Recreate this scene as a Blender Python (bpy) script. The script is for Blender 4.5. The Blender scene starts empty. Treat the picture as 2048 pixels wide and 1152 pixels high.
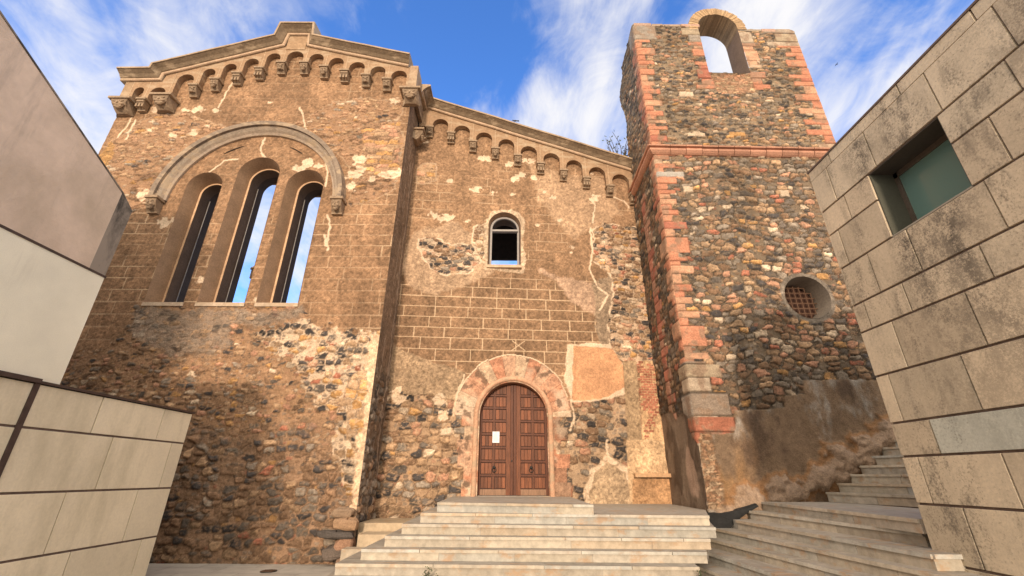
import bpy, bmesh, math, random
import numpy as np
from mathutils import Vector, Matrix

random.seed(7)
S = bpy.context.scene
C = S.collection
PI = math.pi

# ------------------------------------------------------------------ camera
FPX, CX, CY, EYE = 867.0, 1024.0, 576.0, 1.8          # for a 2048 px wide picture
U_ = np.array([12., 1994., -FPX]); U_ /= np.linalg.norm(U_)
F_ = np.array([0, 0, -1.]); Y_ = F_ - F_.dot(U_) * U_; Y_ /= np.linalg.norm(Y_)
X_ = np.cross(Y_, U_)
W_ = np.array([X_, Y_, U_])                            # world_from_camera
cd = bpy.data.cameras.new("camera"); cam = bpy.data.objects.new("camera", cd); C.objects.link(cam)
cam.matrix_world = Matrix(((W_[0][0], W_[0][1], W_[0][2], 0), (W_[1][0], W_[1][1], W_[1][2], 0),
                           (W_[2][0], W_[2][1], W_[2][2], EYE), (0, 0, 0, 1)))
cd.sensor_width = 36.0; cd.lens = 36.0 * FPX / 2048.0; cd.clip_start = 0.05; cd.clip_end = 3000
S.camera = cam

# ------------------------------------------------------------------ light
SUN_AZ, SUN_EL = math.radians(4.5), math.radians(11)    # sun behind the viewer, a little to the left, low
sd = bpy.data.lights.new("sun", 'SUN'); sd.energy = 3.0; sd.angle = math.radians(4); sd.color = (1.0, .80, .61)
sun = bpy.data.objects.new("sun", sd); C.objects.link(sun)
d = Vector((math.sin(SUN_AZ) * math.cos(SUN_EL), math.cos(SUN_AZ) * math.cos(SUN_EL), -math.sin(SUN_EL)))
sun.rotation_euler = d.to_track_quat('-Z', 'Y').to_euler(); sun.location = (-5, -20, 12)

w = bpy.data.worlds.new("World"); S.world = w; w.use_nodes = True
nt = w.node_tree; nt.nodes.clear()
def N(t, **k):
    n = nt.nodes.new(t)
    for a, b in k.items(): setattr(n, a, b)
    return n
def L(a, b): nt.links.new(a, b)
def math_(op, a, b=None, clamp=False):
    m = N('ShaderNodeMath', operation=op, use_clamp=clamp)
    for i, q in enumerate((a, b)):
        if q is None: continue
        if isinstance(q, (int, float)): m.inputs[i].default_value = q
        else: L(q, m.inputs[i])
    return m.outputs[0]
wo = N('ShaderNodeOutputWorld'); bg = N('ShaderNodeBackground'); L(bg.outputs[0], wo.inputs[0])
sky = N('ShaderNodeTexSky', sky_type='NISHITA'); sky.sun_disc = False
sky.sun_elevation = math.radians(24); sky.sun_rotation = math.radians(180 - 4.5); sky.air_density = 1.0; sky.dust_density = .3; sky.ozone_density = 3
SKY = .15
bg.inputs[1].default_value = SKY
tc = N('ShaderNodeTexCoord'); sep = N('ShaderNodeSeparateXYZ'); L(tc.outputs['Generated'], sep.inputs[0])
# clouds lie on a high flat layer: project the view direction on to it
zz = math_('ADD', math_('MAXIMUM', sep.outputs[2], 0.0), .55)
px_ = math_('DIVIDE', sep.outputs[0], zz); py_ = math_('DIVIDE', sep.outputs[1], zz)
cmb = N('ShaderNodeCombineXYZ'); L(px_, cmb.inputs[0]); L(py_, cmb.inputs[1])
def cnoise(scale, rot, stretch, loc, detail=7, rough=.62, dist=.6):
    mp = N('ShaderNodeMapping'); L(cmb.outputs[0], mp.inputs[0]); mp.inputs['Rotation'].default_value = (0, 0, rot)
    mp.inputs['Scale'].default_value = stretch; mp.inputs['Location'].default_value = loc
    n = N('ShaderNodeTexNoise'); L(mp.outputs[0], n.inputs['Vector']); n.inputs['Scale'].default_value = scale
    n.inputs['Detail'].default_value = detail; n.inputs['Roughness'].default_value = rough; n.inputs['Distortion'].default_value = dist
    return n.outputs['Fac']
n1 = cnoise(2.9, math.radians(40), (1.35, .8, 1), (3.1, .7, 0), 7, .58, 1.1)
n2 = cnoise(8.5, math.radians(52), (1.3, .95, 1), (1.3, 5.2, 0), 8, .62, .8)
dens = math_('ADD', math_('MULTIPLY', n1, .64), math_('MULTIPLY', n2, .36))
def blob(u, v, r, amt):
    q = W_ @ np.array([u - CX, CY - v, -FPX]); q /= np.linalg.norm(q)
    vm = N('ShaderNodeVectorMath', operation='DOT_PRODUCT'); L(tc.outputs['Generated'], vm.inputs[0]); vm.inputs[1].default_value = tuple(q)
    mr = N('ShaderNodeMapRange', interpolation_type='SMOOTHSTEP'); L(vm.outputs['Value'], mr.inputs[0])
    mr.inputs[1].default_value = math.cos(math.radians(r)); mr.inputs[2].default_value = 1; mr.inputs[3].default_value = 0; mr.inputs[4].default_value = amt
    return mr.outputs[0]
for b in ((60, 80, 36, .085), (250, 120, 18, .05), (700, 60, 14, .03), (1120, 230, 20, .03), (1700, 90, 15, .08), (1260, 240, 11, .035), (1010, 220, 9, .09), (1150, 150, 10, .04),
          (1550, 20, 9, .08), (1850, 60, 10, .02), (1720, 230, 10, .04), (850, 60, 19, -.13), (1160, 60, 14, -.05), (1950, 10, 12, -.05), (640, 620, 12, .06), (1010, 520, 6, .1), (960, 100, 12, -.05)):
    dens = math_('ADD', dens, blob(*b))
mr = N('ShaderNodeMapRange', interpolation_type='SMOOTHSTEP'); L(dens, mr.inputs[0])
mr.inputs[1].default_value = .43; mr.inputs[2].default_value = .76; mr.inputs[4].default_value = .97
hs = N('ShaderNodeMix', data_type='RGBA', blend_type='MULTIPLY'); hs.inputs[0].default_value = 1
L(sky.outputs[0], hs.inputs[6]); hs.inputs[7].default_value = (1, 1, 1, 1)
SKYTINT = hs.inputs[7]
mx = N('ShaderNodeMix', data_type='RGBA'); L(mr.outputs[0], mx.inputs[0]); L(hs.outputs[2], mx.inputs[6])
CLOUD = mx.inputs[7]; CLOUD.default_value = (5.9, 5.8, 5.8, 1)
# wide warm glow added to the sky behind the viewer, to brighten shaded walls
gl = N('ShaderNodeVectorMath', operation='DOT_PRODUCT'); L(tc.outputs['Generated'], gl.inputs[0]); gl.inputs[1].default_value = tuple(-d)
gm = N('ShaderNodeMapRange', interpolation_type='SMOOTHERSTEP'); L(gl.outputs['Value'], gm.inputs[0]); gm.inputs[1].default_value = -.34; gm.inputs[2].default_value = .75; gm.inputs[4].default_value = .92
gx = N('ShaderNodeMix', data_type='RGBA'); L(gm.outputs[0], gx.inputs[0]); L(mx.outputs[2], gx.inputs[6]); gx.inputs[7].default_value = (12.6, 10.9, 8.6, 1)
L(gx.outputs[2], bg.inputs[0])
SKYTINT.default_value = (.90, 1.42, 2.15, 1)

S.render.engine = 'CYCLES'
S.view_settings.view_transform = 'Standard'; S.view_settings.look = 'None'; S.view_settings.gamma = 1
S.view_settings.exposure = 0.2

# ------------------------------------------------------------------ numpy noise
def hsh(i, j, s):
    i = i.astype(np.int64); j = j.astype(np.int64)
    h = (i * 374761393 + j * 668265263 + s * 974634777) & 0xffffffff
    h = ((h ^ (h >> 13)) * 1274126177) & 0xffffffff
    h = ((h ^ (h >> 16)) * 2246822519) & 0xffffffff
    return ((h ^ (h >> 15)) & 0xffffff) / float(0xffffff)
def vn(x, y, s=0):
    i = np.floor(x); j = np.floor(y); fx = x - i; fy = y - j
    fx = fx * fx * (3 - 2 * fx); fy = fy * fy * (3 - 2 * fy)
    a = hsh(i, j, s); b = hsh(i + 1, j, s); c = hsh(i, j + 1, s); e = hsh(i + 1, j + 1, s)
    return (a * (1 - fx) + b * fx) * (1 - fy) + (c * (1 - fx) + e * fx) * fy
def fbm(x, y, sc, s=0, o=4, r=.55):
    t = 0; a = 1; n = 0
    for k in range(o):
        t = t + a * vn(x / sc * 2 ** k + 17.3 * k, y / sc * 2 ** k - 9.1 * k, s + k); n += a; a *= r
    return t / n
def ss(x, a, b):
    t = np.clip((x - a) / (b - a), 0, 1); return t * t * (3 - 2 * t)
def mix(a, b, t):
    t = np.asarray(t)
    if np.ndim(a) == 2 or np.ndim(b) >= 1: return a * (1 - t[:, None]) + b * t[:, None]
    return a * (1 - t) + b * t
def col(*c): return np.array(c, float)

def poly_sd(x, y, P):
    """signed distance, negative inside"""
    P = np.asarray(P, float); n = len(P)
    d = np.full(x.shape, 1e9); ins = np.zeros(x.shape, bool)
    for i in range(n):
        ax, ay = P[i]; bx, by = P[(i + 1) % n]
        ex, ey = bx - ax, by - ay
        t = np.clip(((x - ax) * ex + (y - ay) * ey) / (ex * ex + ey * ey + 1e-12), 0, 1)
        d = np.minimum(d, (x - ax - t * ex) ** 2 + (y - ay - t * ey) ** 2)
        c = ((ay > y) != (by > y)) & (x < (bx - ax) * (y - ay) / (by - ay + 1e-12) + ax)
        ins ^= c
    d = np.sqrt(d); return np.where(ins, -d, d)
def line_d(x, y, P):
    d = np.full(x.shape, 1e9)
    for i in range(len(P) - 1):
        ax, ay = P[i]; bx, by = P[i + 1]; ex, ey = bx - ax, by - ay
        t = np.clip(((x - ax) * ex + (y - ay) * ey) / (ex * ex + ey * ey + 1e-12), 0, 1)
        d = np.minimum(d, (x - ax - t * ex) ** 2 + (y - ay - t * ey) ** 2)
    return np.sqrt(d)
def arch_sd(x, z, x0, x1, zb, zs):
    cx = (x0 + x1) / 2; r = (x1 - x0) / 2
    box = np.maximum(np.abs(x - cx) - r, np.maximum(zb - z, z - zs))
    ci = np.hypot(x - cx, z - zs) - r
    ci = np.where(z >= zs - .01, ci, 1e3)
    return np.minimum(box, ci)

# ------------------------------------------------------------------ wall planes
def ray(u, v): return W_ @ np.array([u - CX, CY - v, -FPX])
class Front:                                   # y = y0 + k x, outward = towards -y ; s = x
    def __init__(s, y0, k=0.): s.y0, s.k = y0, k
    def at(s, u, v):
        r = ray(u, v); t = s.y0 / (r[1] - s.k * r[0]); return (r[0] * t, r[2] * t + EYE)
    def P(s, a, z, d=0.): return (a, s.y0 + s.k * a - d, z)
    def A(s, a, z, d): return np.stack([a, s.y0 + s.k * a - d, z], 1)
    flip = False
class Side:                                    # x = x0 + k z, s = y, outward = sgn * x
    def __init__(s, x0, sgn, k=0.): s.x0, s.sgn, s.k = x0, sgn, k; s.flip = sgn < 0
    def at(s, u, v):
        r = ray(u, v); t = s.x0 / r[0]; return (r[1] * t, r[2] * t + EYE)
    def P(s, a, z, d=0.): return (s.x0 + s.k * z + s.sgn * d, a, z)
    def A(s, a, z, d): return np.stack([s.x0 + s.k * z + s.sgn * d, a, z], 1)
LEFT = Front(11.2); MID = Front(12.9, .08); TOW = Front(10.75, .02)
def pts(pl, *q): return [pl.at(*p) for p in q]

# ------------------------------------------------------------------ objects and tags
def tag(o, label=None, cat=None, group=None, kind=None):
    if label: o['label'] = label
    if cat: o['category'] = cat
    if group: o['group'] = group
    if kind: o['kind'] = kind
    return o
def empty(name, loc=(0, 0, 0), **k):
    o = bpy.data.objects.new(name, None); C.objects.link(o); o.location = loc; o.empty_display_size = .3
    tag(o, **k); bpy.context.view_layer.update(); return o
def link(name, me, parent=None, mat=None):
    o = bpy.data.objects.new(name, me); C.objects.link(o)
    if mat is not None: me.materials.append(mat)
    if parent is not None:
        o.parent = parent; o.matrix_parent_inverse = parent.matrix_world.inverted()
    return o

def sheet(name, pl, s0, s1, z0, z1, res, paint, parent, mat, dom=None, holes=()):
    ns = int((s1 - s0) / res) + 1; nz = int((z1 - z0) / res) + 1
    a, z = np.meshgrid(np.linspace(s0, s1, ns), np.linspace(z0, z1, nz)); a = a.ravel(); z = z.ravel()
    def sdf(a, z):
        d = np.full(a.shape, -1e3)
        if dom is not None: d = poly_sd(a, z, dom)
        for h in holes: d = np.maximum(d, -h(a, z))
        return d
    d = sdf(a, z)
    near = np.where(np.abs(d) < res * .75)[0]
    if len(near):
        e = 1e-3; an, zn = a[near], z[near]
        gx = (sdf(an + e, zn) - sdf(an - e, zn)) / (2 * e); gz = (sdf(an, zn + e) - sdf(an, zn - e)) / (2 * e)
        g = np.hypot(gx, gz) + 1e-9
        a[near] -= d[near] * gx / g; z[near] -= d[near] * gz / g; d[near] = 0
    keep = d <= 1e-6
    cc, hh = paint(a, z)
    co = pl.A(a, z, hh)
    idx = np.arange(ns * nz).reshape(nz, ns)
    q = np.stack([idx[:-1, :-1], idx[:-1, 1:], idx[1:, 1:], idx[1:, :-1]], -1).reshape(-1, 4)
    q = q[keep[q].all(1)]
    if pl.flip: q = q[:, ::-1]
    used = np.unique(q); rm = np.zeros(len(a), int); rm[used] = np.arange(len(used)); q = rm[q]
    me = bpy.data.meshes.new(name); me.vertices.add(len(used)); me.vertices.foreach_set('co', co[used].ravel())
    me.loops.add(q.size); me.loops.foreach_set('vertex_index', q.ravel().astype(np.int32))
    me.polygons.add(len(q)); me.polygons.foreach_set('loop_start', np.arange(0, q.size, 4, dtype=np.int32))
    me.update(calc_edges=True)
    me.polygons.foreach_set('use_smooth', np.ones(len(q), bool))
    at = me.attributes.new('Col', 'FLOAT_COLOR', 'POINT')
    c4 = np.ones((len(used), 4)); c4[:, :3] = np.clip(cc[used], .004, .9); at.data.foreach_set('color', c4.ravel())
    return link(name, me, parent, mat)

class MB:
    """collects shapes with one colour per face, built as one mesh"""
    def __init__(s): s.v = []; s.f = []; s.c = []
    def add(s, vs, fs, c=(1, 1, 1)):
        o = len(s.v); s.v += [tuple(p) for p in vs]; s.f += [tuple(i + o for i in f) for f in fs]; s.c += [c] * len(fs)
    def box(s, a, b, c=(1, 1, 1), M=None):
        (x0, y0, z0), (x1, y1, z1) = a, b
        v = [(x0, y0, z0), (x1, y0, z0), (x1, y1, z0), (x0, y1, z0), (x0, y0, z1), (x1, y0, z1), (x1, y1, z1), (x0, y1, z1)]
        if M is not None: v = [tuple(M @ Vector(p)) for p in v]
        s.add(v, [(0, 3, 2, 1), (4, 5, 6, 7), (0, 1, 5, 4), (1, 2, 6, 5), (2, 3, 7, 6), (3, 0, 4, 7)], c)
    def ball(s, c0, r, c=(1, 1, 1), n=8, M=None):
        v = []; f = []
        for i in range(n // 2 + 1):
            th = PI * i / (n // 2)
            for j in range(n):
                ph = 2 * PI * j / n
                p = Vector((c0[0] + r[0] * math.sin(th) * math.cos(ph), c0[1] + r[1] * math.sin(th) * math.sin(ph), c0[2] + r[2] * math.cos(th)))
                v.append(tuple(M @ p) if M is not None else tuple(p))
        for i in range(n // 2):
            for j in range(n): f.append((i * n + j, i * n + n + j, i * n + n + (j + 1) % n, i * n + (j + 1) % n))
        s.add(v, f, c)
    def tube(s, P, R, c=(1, 1, 1), n=6, closed=False):
        P = [Vector(p) for p in P]; m = len(P)
        if not isinstance(R, (list, tuple)): R = [R] * m
        v = []; f = []
        for i, p in enumerate(P):
            if closed: t = P[(i + 1) % m] - P[i - 1]
            else: t = P[min(i + 1, m - 1)] - P[max(i - 1, 0)]
            t.normalize(); u = t.cross(Vector((0, 0, 1)))
            if u.length < .2: u = t.cross(Vector((0, 1, 0)))
            u.normalize(); w2 = t.cross(u)
            for j in range(n):
                q = p + (u * math.cos(2 * PI * j / n) + w2 * math.sin(2 * PI * j / n)) * R[i]; v.append(tuple(q))
        for i in range(m if closed else m - 1):
            k = (i + 1) % m
            for j in range(n): f.append((i * n + j, i * n + (j + 1) % n, k * n + (j + 1) % n, k * n + j))
        if not closed: f.append(tuple(range(n))[::-1]); f.append(tuple((m - 1) * n + j for j in range(n)))
        s.add(v, f, c)
    def grid(s, rows, c=(1, 1, 1), close=False):
        """rows: list of equal-length point lists"""
        n = len(rows[0]); v = [p for r in rows for p in r]; f = []
        for i in range(len(rows) - 1):
            for j in range(n if close else n - 1): f.append((i * n + j, i * n + (j + 1) % n, (i + 1) * n + (j + 1) % n, (i + 1) * n + j))
        s.add(v, f, c)
    def build(s, name, mat, parent=None, smooth=False, bevel=0, recalc=True):
        me = bpy.data.meshes.new(name); me.from_pydata(s.v, [], s.f); me.update()
        at = me.attributes.new('Col', 'FLOAT_COLOR', 'CORNER')
        c4 = []
        for p, c in zip(me.polygons, s.c): c4 += [c[0], c[1], c[2], 1] * p.loop_total
        at.data.foreach_set('color', c4)
        if recalc or bevel:
            bm = bmesh.new(); bm.from_mesh(me)
            bmesh.ops.recalc_face_normals(bm, faces=bm.faces)
            bm.to_mesh(me); bm.free()
        if smooth: me.polygons.foreach_set('use_smooth', [True] * len(me.polygons))
        o = link(name, me, parent, mat)
        if bevel:
            m = o.modifiers.new('bevel', 'BEVEL'); m.width = bevel; m.segments = 2; m.limit_method = 'ANGLE'
        return o

# ------------------------------------------------------------------ materials
def newmat(name):
    global nt
    m = bpy.data.materials.new(name); m.use_nodes = True; nt = m.node_tree; nt.nodes.clear()
    out = N('ShaderNodeOutputMaterial'); b = N('ShaderNodeBsdfPrincipled'); L(b.outputs[0], out.inputs[0])
    return m, b
def noise(scale, detail=5, rough=.6, vec=None, stretch=None, dist=0):
    tc = N('ShaderNodeTexCoord'); v = tc.outputs['Object']
    if stretch:
        mp = N('ShaderNodeMapping'); L(v, mp.inputs[0]); mp.inputs['Scale'].default_value = stretch; v = mp.outputs[0]
    n = N('ShaderNodeTexNoise'); L(v, n.inputs['Vector']); n.inputs['Scale'].default_value = scale
    n.inputs['Detail'].default_value = detail; n.inputs['Roughness'].default_value = rough; n.inputs['Distortion'].default_value = dist
    return n.outputs['Fac']
def rng(x, a, b, c, e):
    m = N('ShaderNodeMapRange'); L(x, m.inputs[0])
    for i, q in enumerate((a, b, c, e)): m.inputs[i + 1].default_value = q
    return m.outputs[0]
def mul(c, f):
    v = N('ShaderNodeVectorMath', operation='SCALE'); L(c, v.inputs[0]); L(f, v.inputs['Scale']); return v.outputs[0]
def mixc(f, a, b, bt='MIX'):
    m = N('ShaderNodeMix', data_type='RGBA', blend_type=bt)
    for i, q in ((0, f), (6, a), (7, b)):
        if isinstance(q, (tuple, list)): m.inputs[i].default_value = (*q[:3], 1)
        elif isinstance(q, (int, float)): m.inputs[i].default_value = q
        else: L(q, m.inputs[i])
    return m.outputs[2]
def bump(b, h, strength, dist, prev=None):
    n = N('ShaderNodeBump'); n.inputs['Strength'].default_value = strength; n.inputs['Distance'].default_value = dist
    L(h, n.inputs['Height']); L(n.outputs[0], b.inputs['Normal']); return n
def attr_mat(name, rough=.92, lo=.8, hi=1.22, sc=22, bumpd=.012, bsc=38, mott=(3, .85, 1.15), stain=None):
    m, b = newmat(name)
    at = N('ShaderNodeAttribute', attribute_name='Col')
    c = mul(at.outputs['Color'], rng(noise(sc, 6, .7), .3, .7, lo, hi))
    c = mul(c, rng(noise(mott[0], 4), .3, .7, mott[1], mott[2]))
    if stain: c = mixc(rng(noise(stain[0], 6, .65, stretch=stain[1]), stain[2], stain[3], 0, stain[5]), c, stain[4])
    L(c, b.inputs['Base Color']); b.inputs['Roughness'].default_value = rough; b.inputs['Specular IOR Level'].default_value = .25
    if bumpd: bump(b, noise(bsc, 7, .7), .9, bumpd)
    return m
M_WALL = attr_mat('weathered_masonry', lo=.66, hi=1.30, sc=30, bumpd=.03, bsc=30)
M_TRIM = attr_mat('weathered_cast_stone', sc=14, lo=.72, hi=1.2, bumpd=.02, bsc=26, stain=(2.3, (.6, 1, 1.6), .52, .60, (.44, .33, .22), .75))
M_REV = attr_mat('reveal_plaster', bumpd=.015)
M_CLAD = attr_mat('limestone_cladding', rough=.8, sc=30, lo=.9, hi=1.08, bumpd=.004, bsc=60, mott=(1.2, .93, 1.06))
M_MARBLE = attr_mat('veined_marble_step', rough=.6, sc=7, lo=.68, hi=1.12, bumpd=.004, bsc=20, mott=(2, .9, 1.05),
                    stain=(2.6, (1, 1.2, 1.8), .55, .66, (.42, .25, .13), .6))
def simple(name, c, rough=.6, metal=0, sc=20, lo=.85, hi=1.15, bumpd=0, stretch=None):
    m, b = newmat(name)
    rgb = N('ShaderNodeRGB'); rgb.outputs[0].default_value = (*c, 1)
    L(mul(rgb.outputs[0], rng(noise(sc, 5, .6, stretch=stretch), .3, .7, lo, hi)), b.inputs['Base Color'])
    b.inputs['Roughness'].default_value = rough; b.inputs['Metallic'].default_value = metal
    if bumpd: bump(b, noise(sc * 2, 5, .6, stretch=stretch), .7, bumpd)
    return m
M_WOOD = attr_mat('stained_wood', rough=.5, sc=5, lo=.6, hi=1.4, bumpd=.004, bsc=12)
# give the wood a vertical grain
_n = M_WOOD.node_tree
for q in list(_n.nodes):
    if q.type == 'TEX_NOISE':
        tcn = [l.from_node for l in _n.links if l.to_node == q][0]
        mp = _n.nodes.new('ShaderNodeMapping'); mp.inputs['Scale'].default_value = (9, 9, .7)
        _n.links.new(tcn.outputs['Object'], mp.inputs[0]); _n.links.new(mp.outputs[0], q.inputs['Vector'])
M_IRON = simple('dark_iron', (.03, .028, .026), .5, .6)
M_RUST = simple('rusty_iron', (.16, .09, .055), .8, .3, 30)
M_BROWNMETAL = simple('brown_metal_flashing', (.075, .05, .04), .6, .3, 8, .7, 1.3)
M_JOINT = simple('dark_joint_mortar', (.15, .105, .085), .95, 0, 14, .7, 1.2)
M_FRAME = simple('pale_metal_frame', (.30, .27, .245), .6, 0, 12)
M_TAR = simple('black_membrane', (.010, .010, .010), .85, 0, 9, .6, 1.6, .01)
M_PAPER = simple('white_paper', (.72, .74, .76), .7, 0, 3, .97, 1.03)
M_INK = simple('grey_print', (.38, .39, .42), .8, 0, 40)
M_DARKIN = simple('shaded_interior_plaster', (.022, .014, .010), .95, 0, 6, .6, 1.5)  # near-black base colour stands in for an unlit interior
M_LEAF = simple('leaf', (.06, .085, .035), .7, 0, 8, .7, 1.4)
M_TWIG = simple('twig', (.10, .075, .05), .9, 0, 20)
M_BIRD = simple('dark_feathers', (.03, .03, .035), .8)
m, b = newmat('window_glass'); M_GLASS = m
b.inputs['Base Color'].default_value = (.13, .22, .19, 1); b.inputs['Roughness'].default_value = .12; b.inputs['Specular IOR Level'].default_value = .7
bump(b, noise(1.5, 2), .1, .01)
# limestone with black lichen streaks (right building)
m, b = newmat('lichen_stained_limestone'); M_LICH = m
at = N('ShaderNodeAttribute', attribute_name='Col')
c = mul(at.outputs['Color'], rng(noise(26, 6, .75), .3, .7, .86, 1.12))
c = mul(c, rng(noise(1.3, 4), .3, .7, .9, 1.08))
big = noise(.9, 4, .6, stretch=(1, 1.5, .45)); fine = noise(5, 6, .6, stretch=(1, 1.0, .6)); pit = noise(34, 5, .75)
fl = math_('MULTIPLY', rng(big, .48, .62, 0, 1), rng(math_('ADD', math_('MULTIPLY', fine, .55), math_('MULTIPLY', pit, .45)), .46, .58, 0, 1), True)
tq = N('ShaderNodeTexCoord'); sx_ = N('ShaderNodeSeparateXYZ'); L(tq.outputs['Object'], sx_.inputs[0])
wob = math_('MULTIPLY', math_('SUBTRACT', noise(.8, 3), .5), 1.1)
def col_streak(yc, zt, wd, ln):
    q = math_('ABSOLUTE', math_('SUBTRACT', math_('ADD', sx_.outputs[1], wob), yc))
    return math_('MULTIPLY', rng(q, 0, wd, 1, 0), math_('MULTIPLY', rng(sx_.outputs[2], zt - ln, zt - .4, 0, 1), rng(sx_.outputs[2], zt - .05, zt + .02, 1, 0)))
st = math_('ADD', col_streak(5.0, 4.91, .5, 3.4), col_streak(4.35, 4.91, .55, 3.8)); st = math_('ADD', st, col_streak(2.9, 6.6, .9, 4.0)); st = math_('ADD', st, col_streak(5.35, 6.6, .4, 1.2))
sp_ = rng(math_('ADD', math_('MULTIPLY', fine, .45), math_('MULTIPLY', noise(42, 4, .8), .55)), .44, .54, 0, 1)
fl = math_('MAXIMUM', math_('MULTIPLY', fl, .75), math_('MULTIPLY', st, sp_), True)
c = mixc(math_('MULTIPLY', fl, .88), c, (.045, .038, .032))
c = mixc(math_('MULTIPLY', rng(pit, .56, .66, 0, .55), rng(big, .38, .55, .25, 1)), c, (.14, .11, .085))
L(c, b.inputs['Base Color']); b.inputs['Roughness'].default_value = .9
bump(b, pit, .8, .006)
# rendered wall, pink-grey
m, b = newmat('pinkish_render'); M_PINK = m
c = mixc(rng(noise(.55, 5, .6, dist=.5), .4, .66, 0, 1), (.74, .585, .45), (.57, .45, .33))
c = mul(c, rng(noise(3, 5), .3, .7, .92, 1.06)); c = mixc(rng(noise(2.2, 6, .7, stretch=(1, 1, .16)), .56, .72, 0, .35), c, (.27, .22, .18)); L(c, b.inputs['Base Color']); b.inputs['Roughness'].default_value = .95
bump(b, noise(14, 8, .75), .9, .012)
m, b = newmat('pale_render'); M_PALE = m
rgb = N('ShaderNodeRGB'); rgb.outputs[0].default_value = (.87, .83, .66, 1)
c = mul(rgb.outputs[0], rng(noise(1.1, 5), .3, .7, .90, 1.05)); c = mul(c, rng(noise(70, 4, .8), .3, .7, .93, 1.06)); c = mixc(rng(noise(2.0, 6, .7, stretch=(1, 1, .14)), .58, .74, 0, .3), c, (.42, .37, .29)); L(c, b.inputs['Base Color']); b.inputs['Roughness'].default_value = .95
bump(b, noise(120, 3), .6, .003)
m, b = newmat('dirty_grey_render'); M_STREAK = m
c = mixc(rng(noise(1.6, 6, .7, stretch=(1, 1, .3), dist=.6), .42, .60, 0, 1), (.30, .25, .20), (.07, .06, .05)); L(c, b.inputs['Base Color']); b.inputs['Roughness'].default_value = .95
m, b = newmat('grey_paving'); M_GROUND = m
bt = N('ShaderNodeTexBrick'); tcg = N('ShaderNodeTexCoord'); L(tcg.outputs['Object'], bt.inputs[0]); bt.inputs['Scale'].default_value = 1
bt.inputs['Brick Width'].default_value = 1.2; bt.inputs['Row Height'].default_value = .6; bt.inputs['Mortar Size'].default_value = .006
for i, q in ((1, (.38, .34, .29)), (2, (.43, .39, .33)), (3, (.2, .17, .14))): bt.inputs[i].default_value = (*q, 1)
L(mul(bt.outputs[0], rng(noise(3, 6), .3, .7, .8, 1.15)), b.inputs['Base Color']); b.inputs['Roughness'].default_value = .85

# ------------------------------------------------------------------ stone painting
def stones(x, z, cw, ch, seed, jit=.75, warp=.035, p=3.0, big=.25):
    wx = x + (fbm(x, z, .22, seed + 50, 2) - .5) * warp * 2; wz = z + (fbm(x, z, .22, seed + 60, 2) - .5) * warp * 2
    wz = wz + (vn(x / 1.1, z * 0 + seed, seed + 80) - .5) * ch * .8
    u = wx / cw; v = wz / ch; j0 = np.floor(v)
    F1 = np.full(x.shape, 9.); F2 = np.full(x.shape, 9.); I = np.zeros(x.shape); J = np.zeros(x.shape)
    for dj in (-1, 0, 1):
        j = j0 + dj; off = hsh(j, j * 0 + 3, seed + 9)
        i0 = np.floor(u - off)
        for di in (-1, 0, 1):
            i = i0 + di
            px = i + off + .5 + jit * (hsh(i, j, seed) - .5); pz = j + .5 + jit * .55 * (hsh(i, j, seed + 1) - .5)
            d = (np.abs(u - px) ** p + np.abs(v - pz) ** p) ** (1 / p) - big * hsh(i, j, seed + 2)
            nb = d < F1
            F2 = np.where(nb, F1, np.minimum(F2, d)); I = np.where(nb, i, I); J = np.where(nb, j, J); F1 = np.where(nb, d, F1)
    return F1, F2 - F1, hsh(I, J, seed + 5), hsh(I, J, seed + 6), hsh(I, J, seed + 7)
def palette(r, cols, wts):
    w2 = np.cumsum(np.array(wts, float)); w2 /= w2[-1]
    return np.array(cols)[np.clip(np.searchsorted(w2, r), 0, len(cols) - 1)]
BAS, DGR, BRN, TAN, PNK, OCH, IVO, RED, GRY = ((.062, .054, .050), (.125, .102, .082), (.21, .128, .076), (.35, .228, .135), (.40, .215, .135),
                                              (.42, .235, .095), (.52, .40, .28), (.33, .13, .08), (.24, .195, .15))
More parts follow.
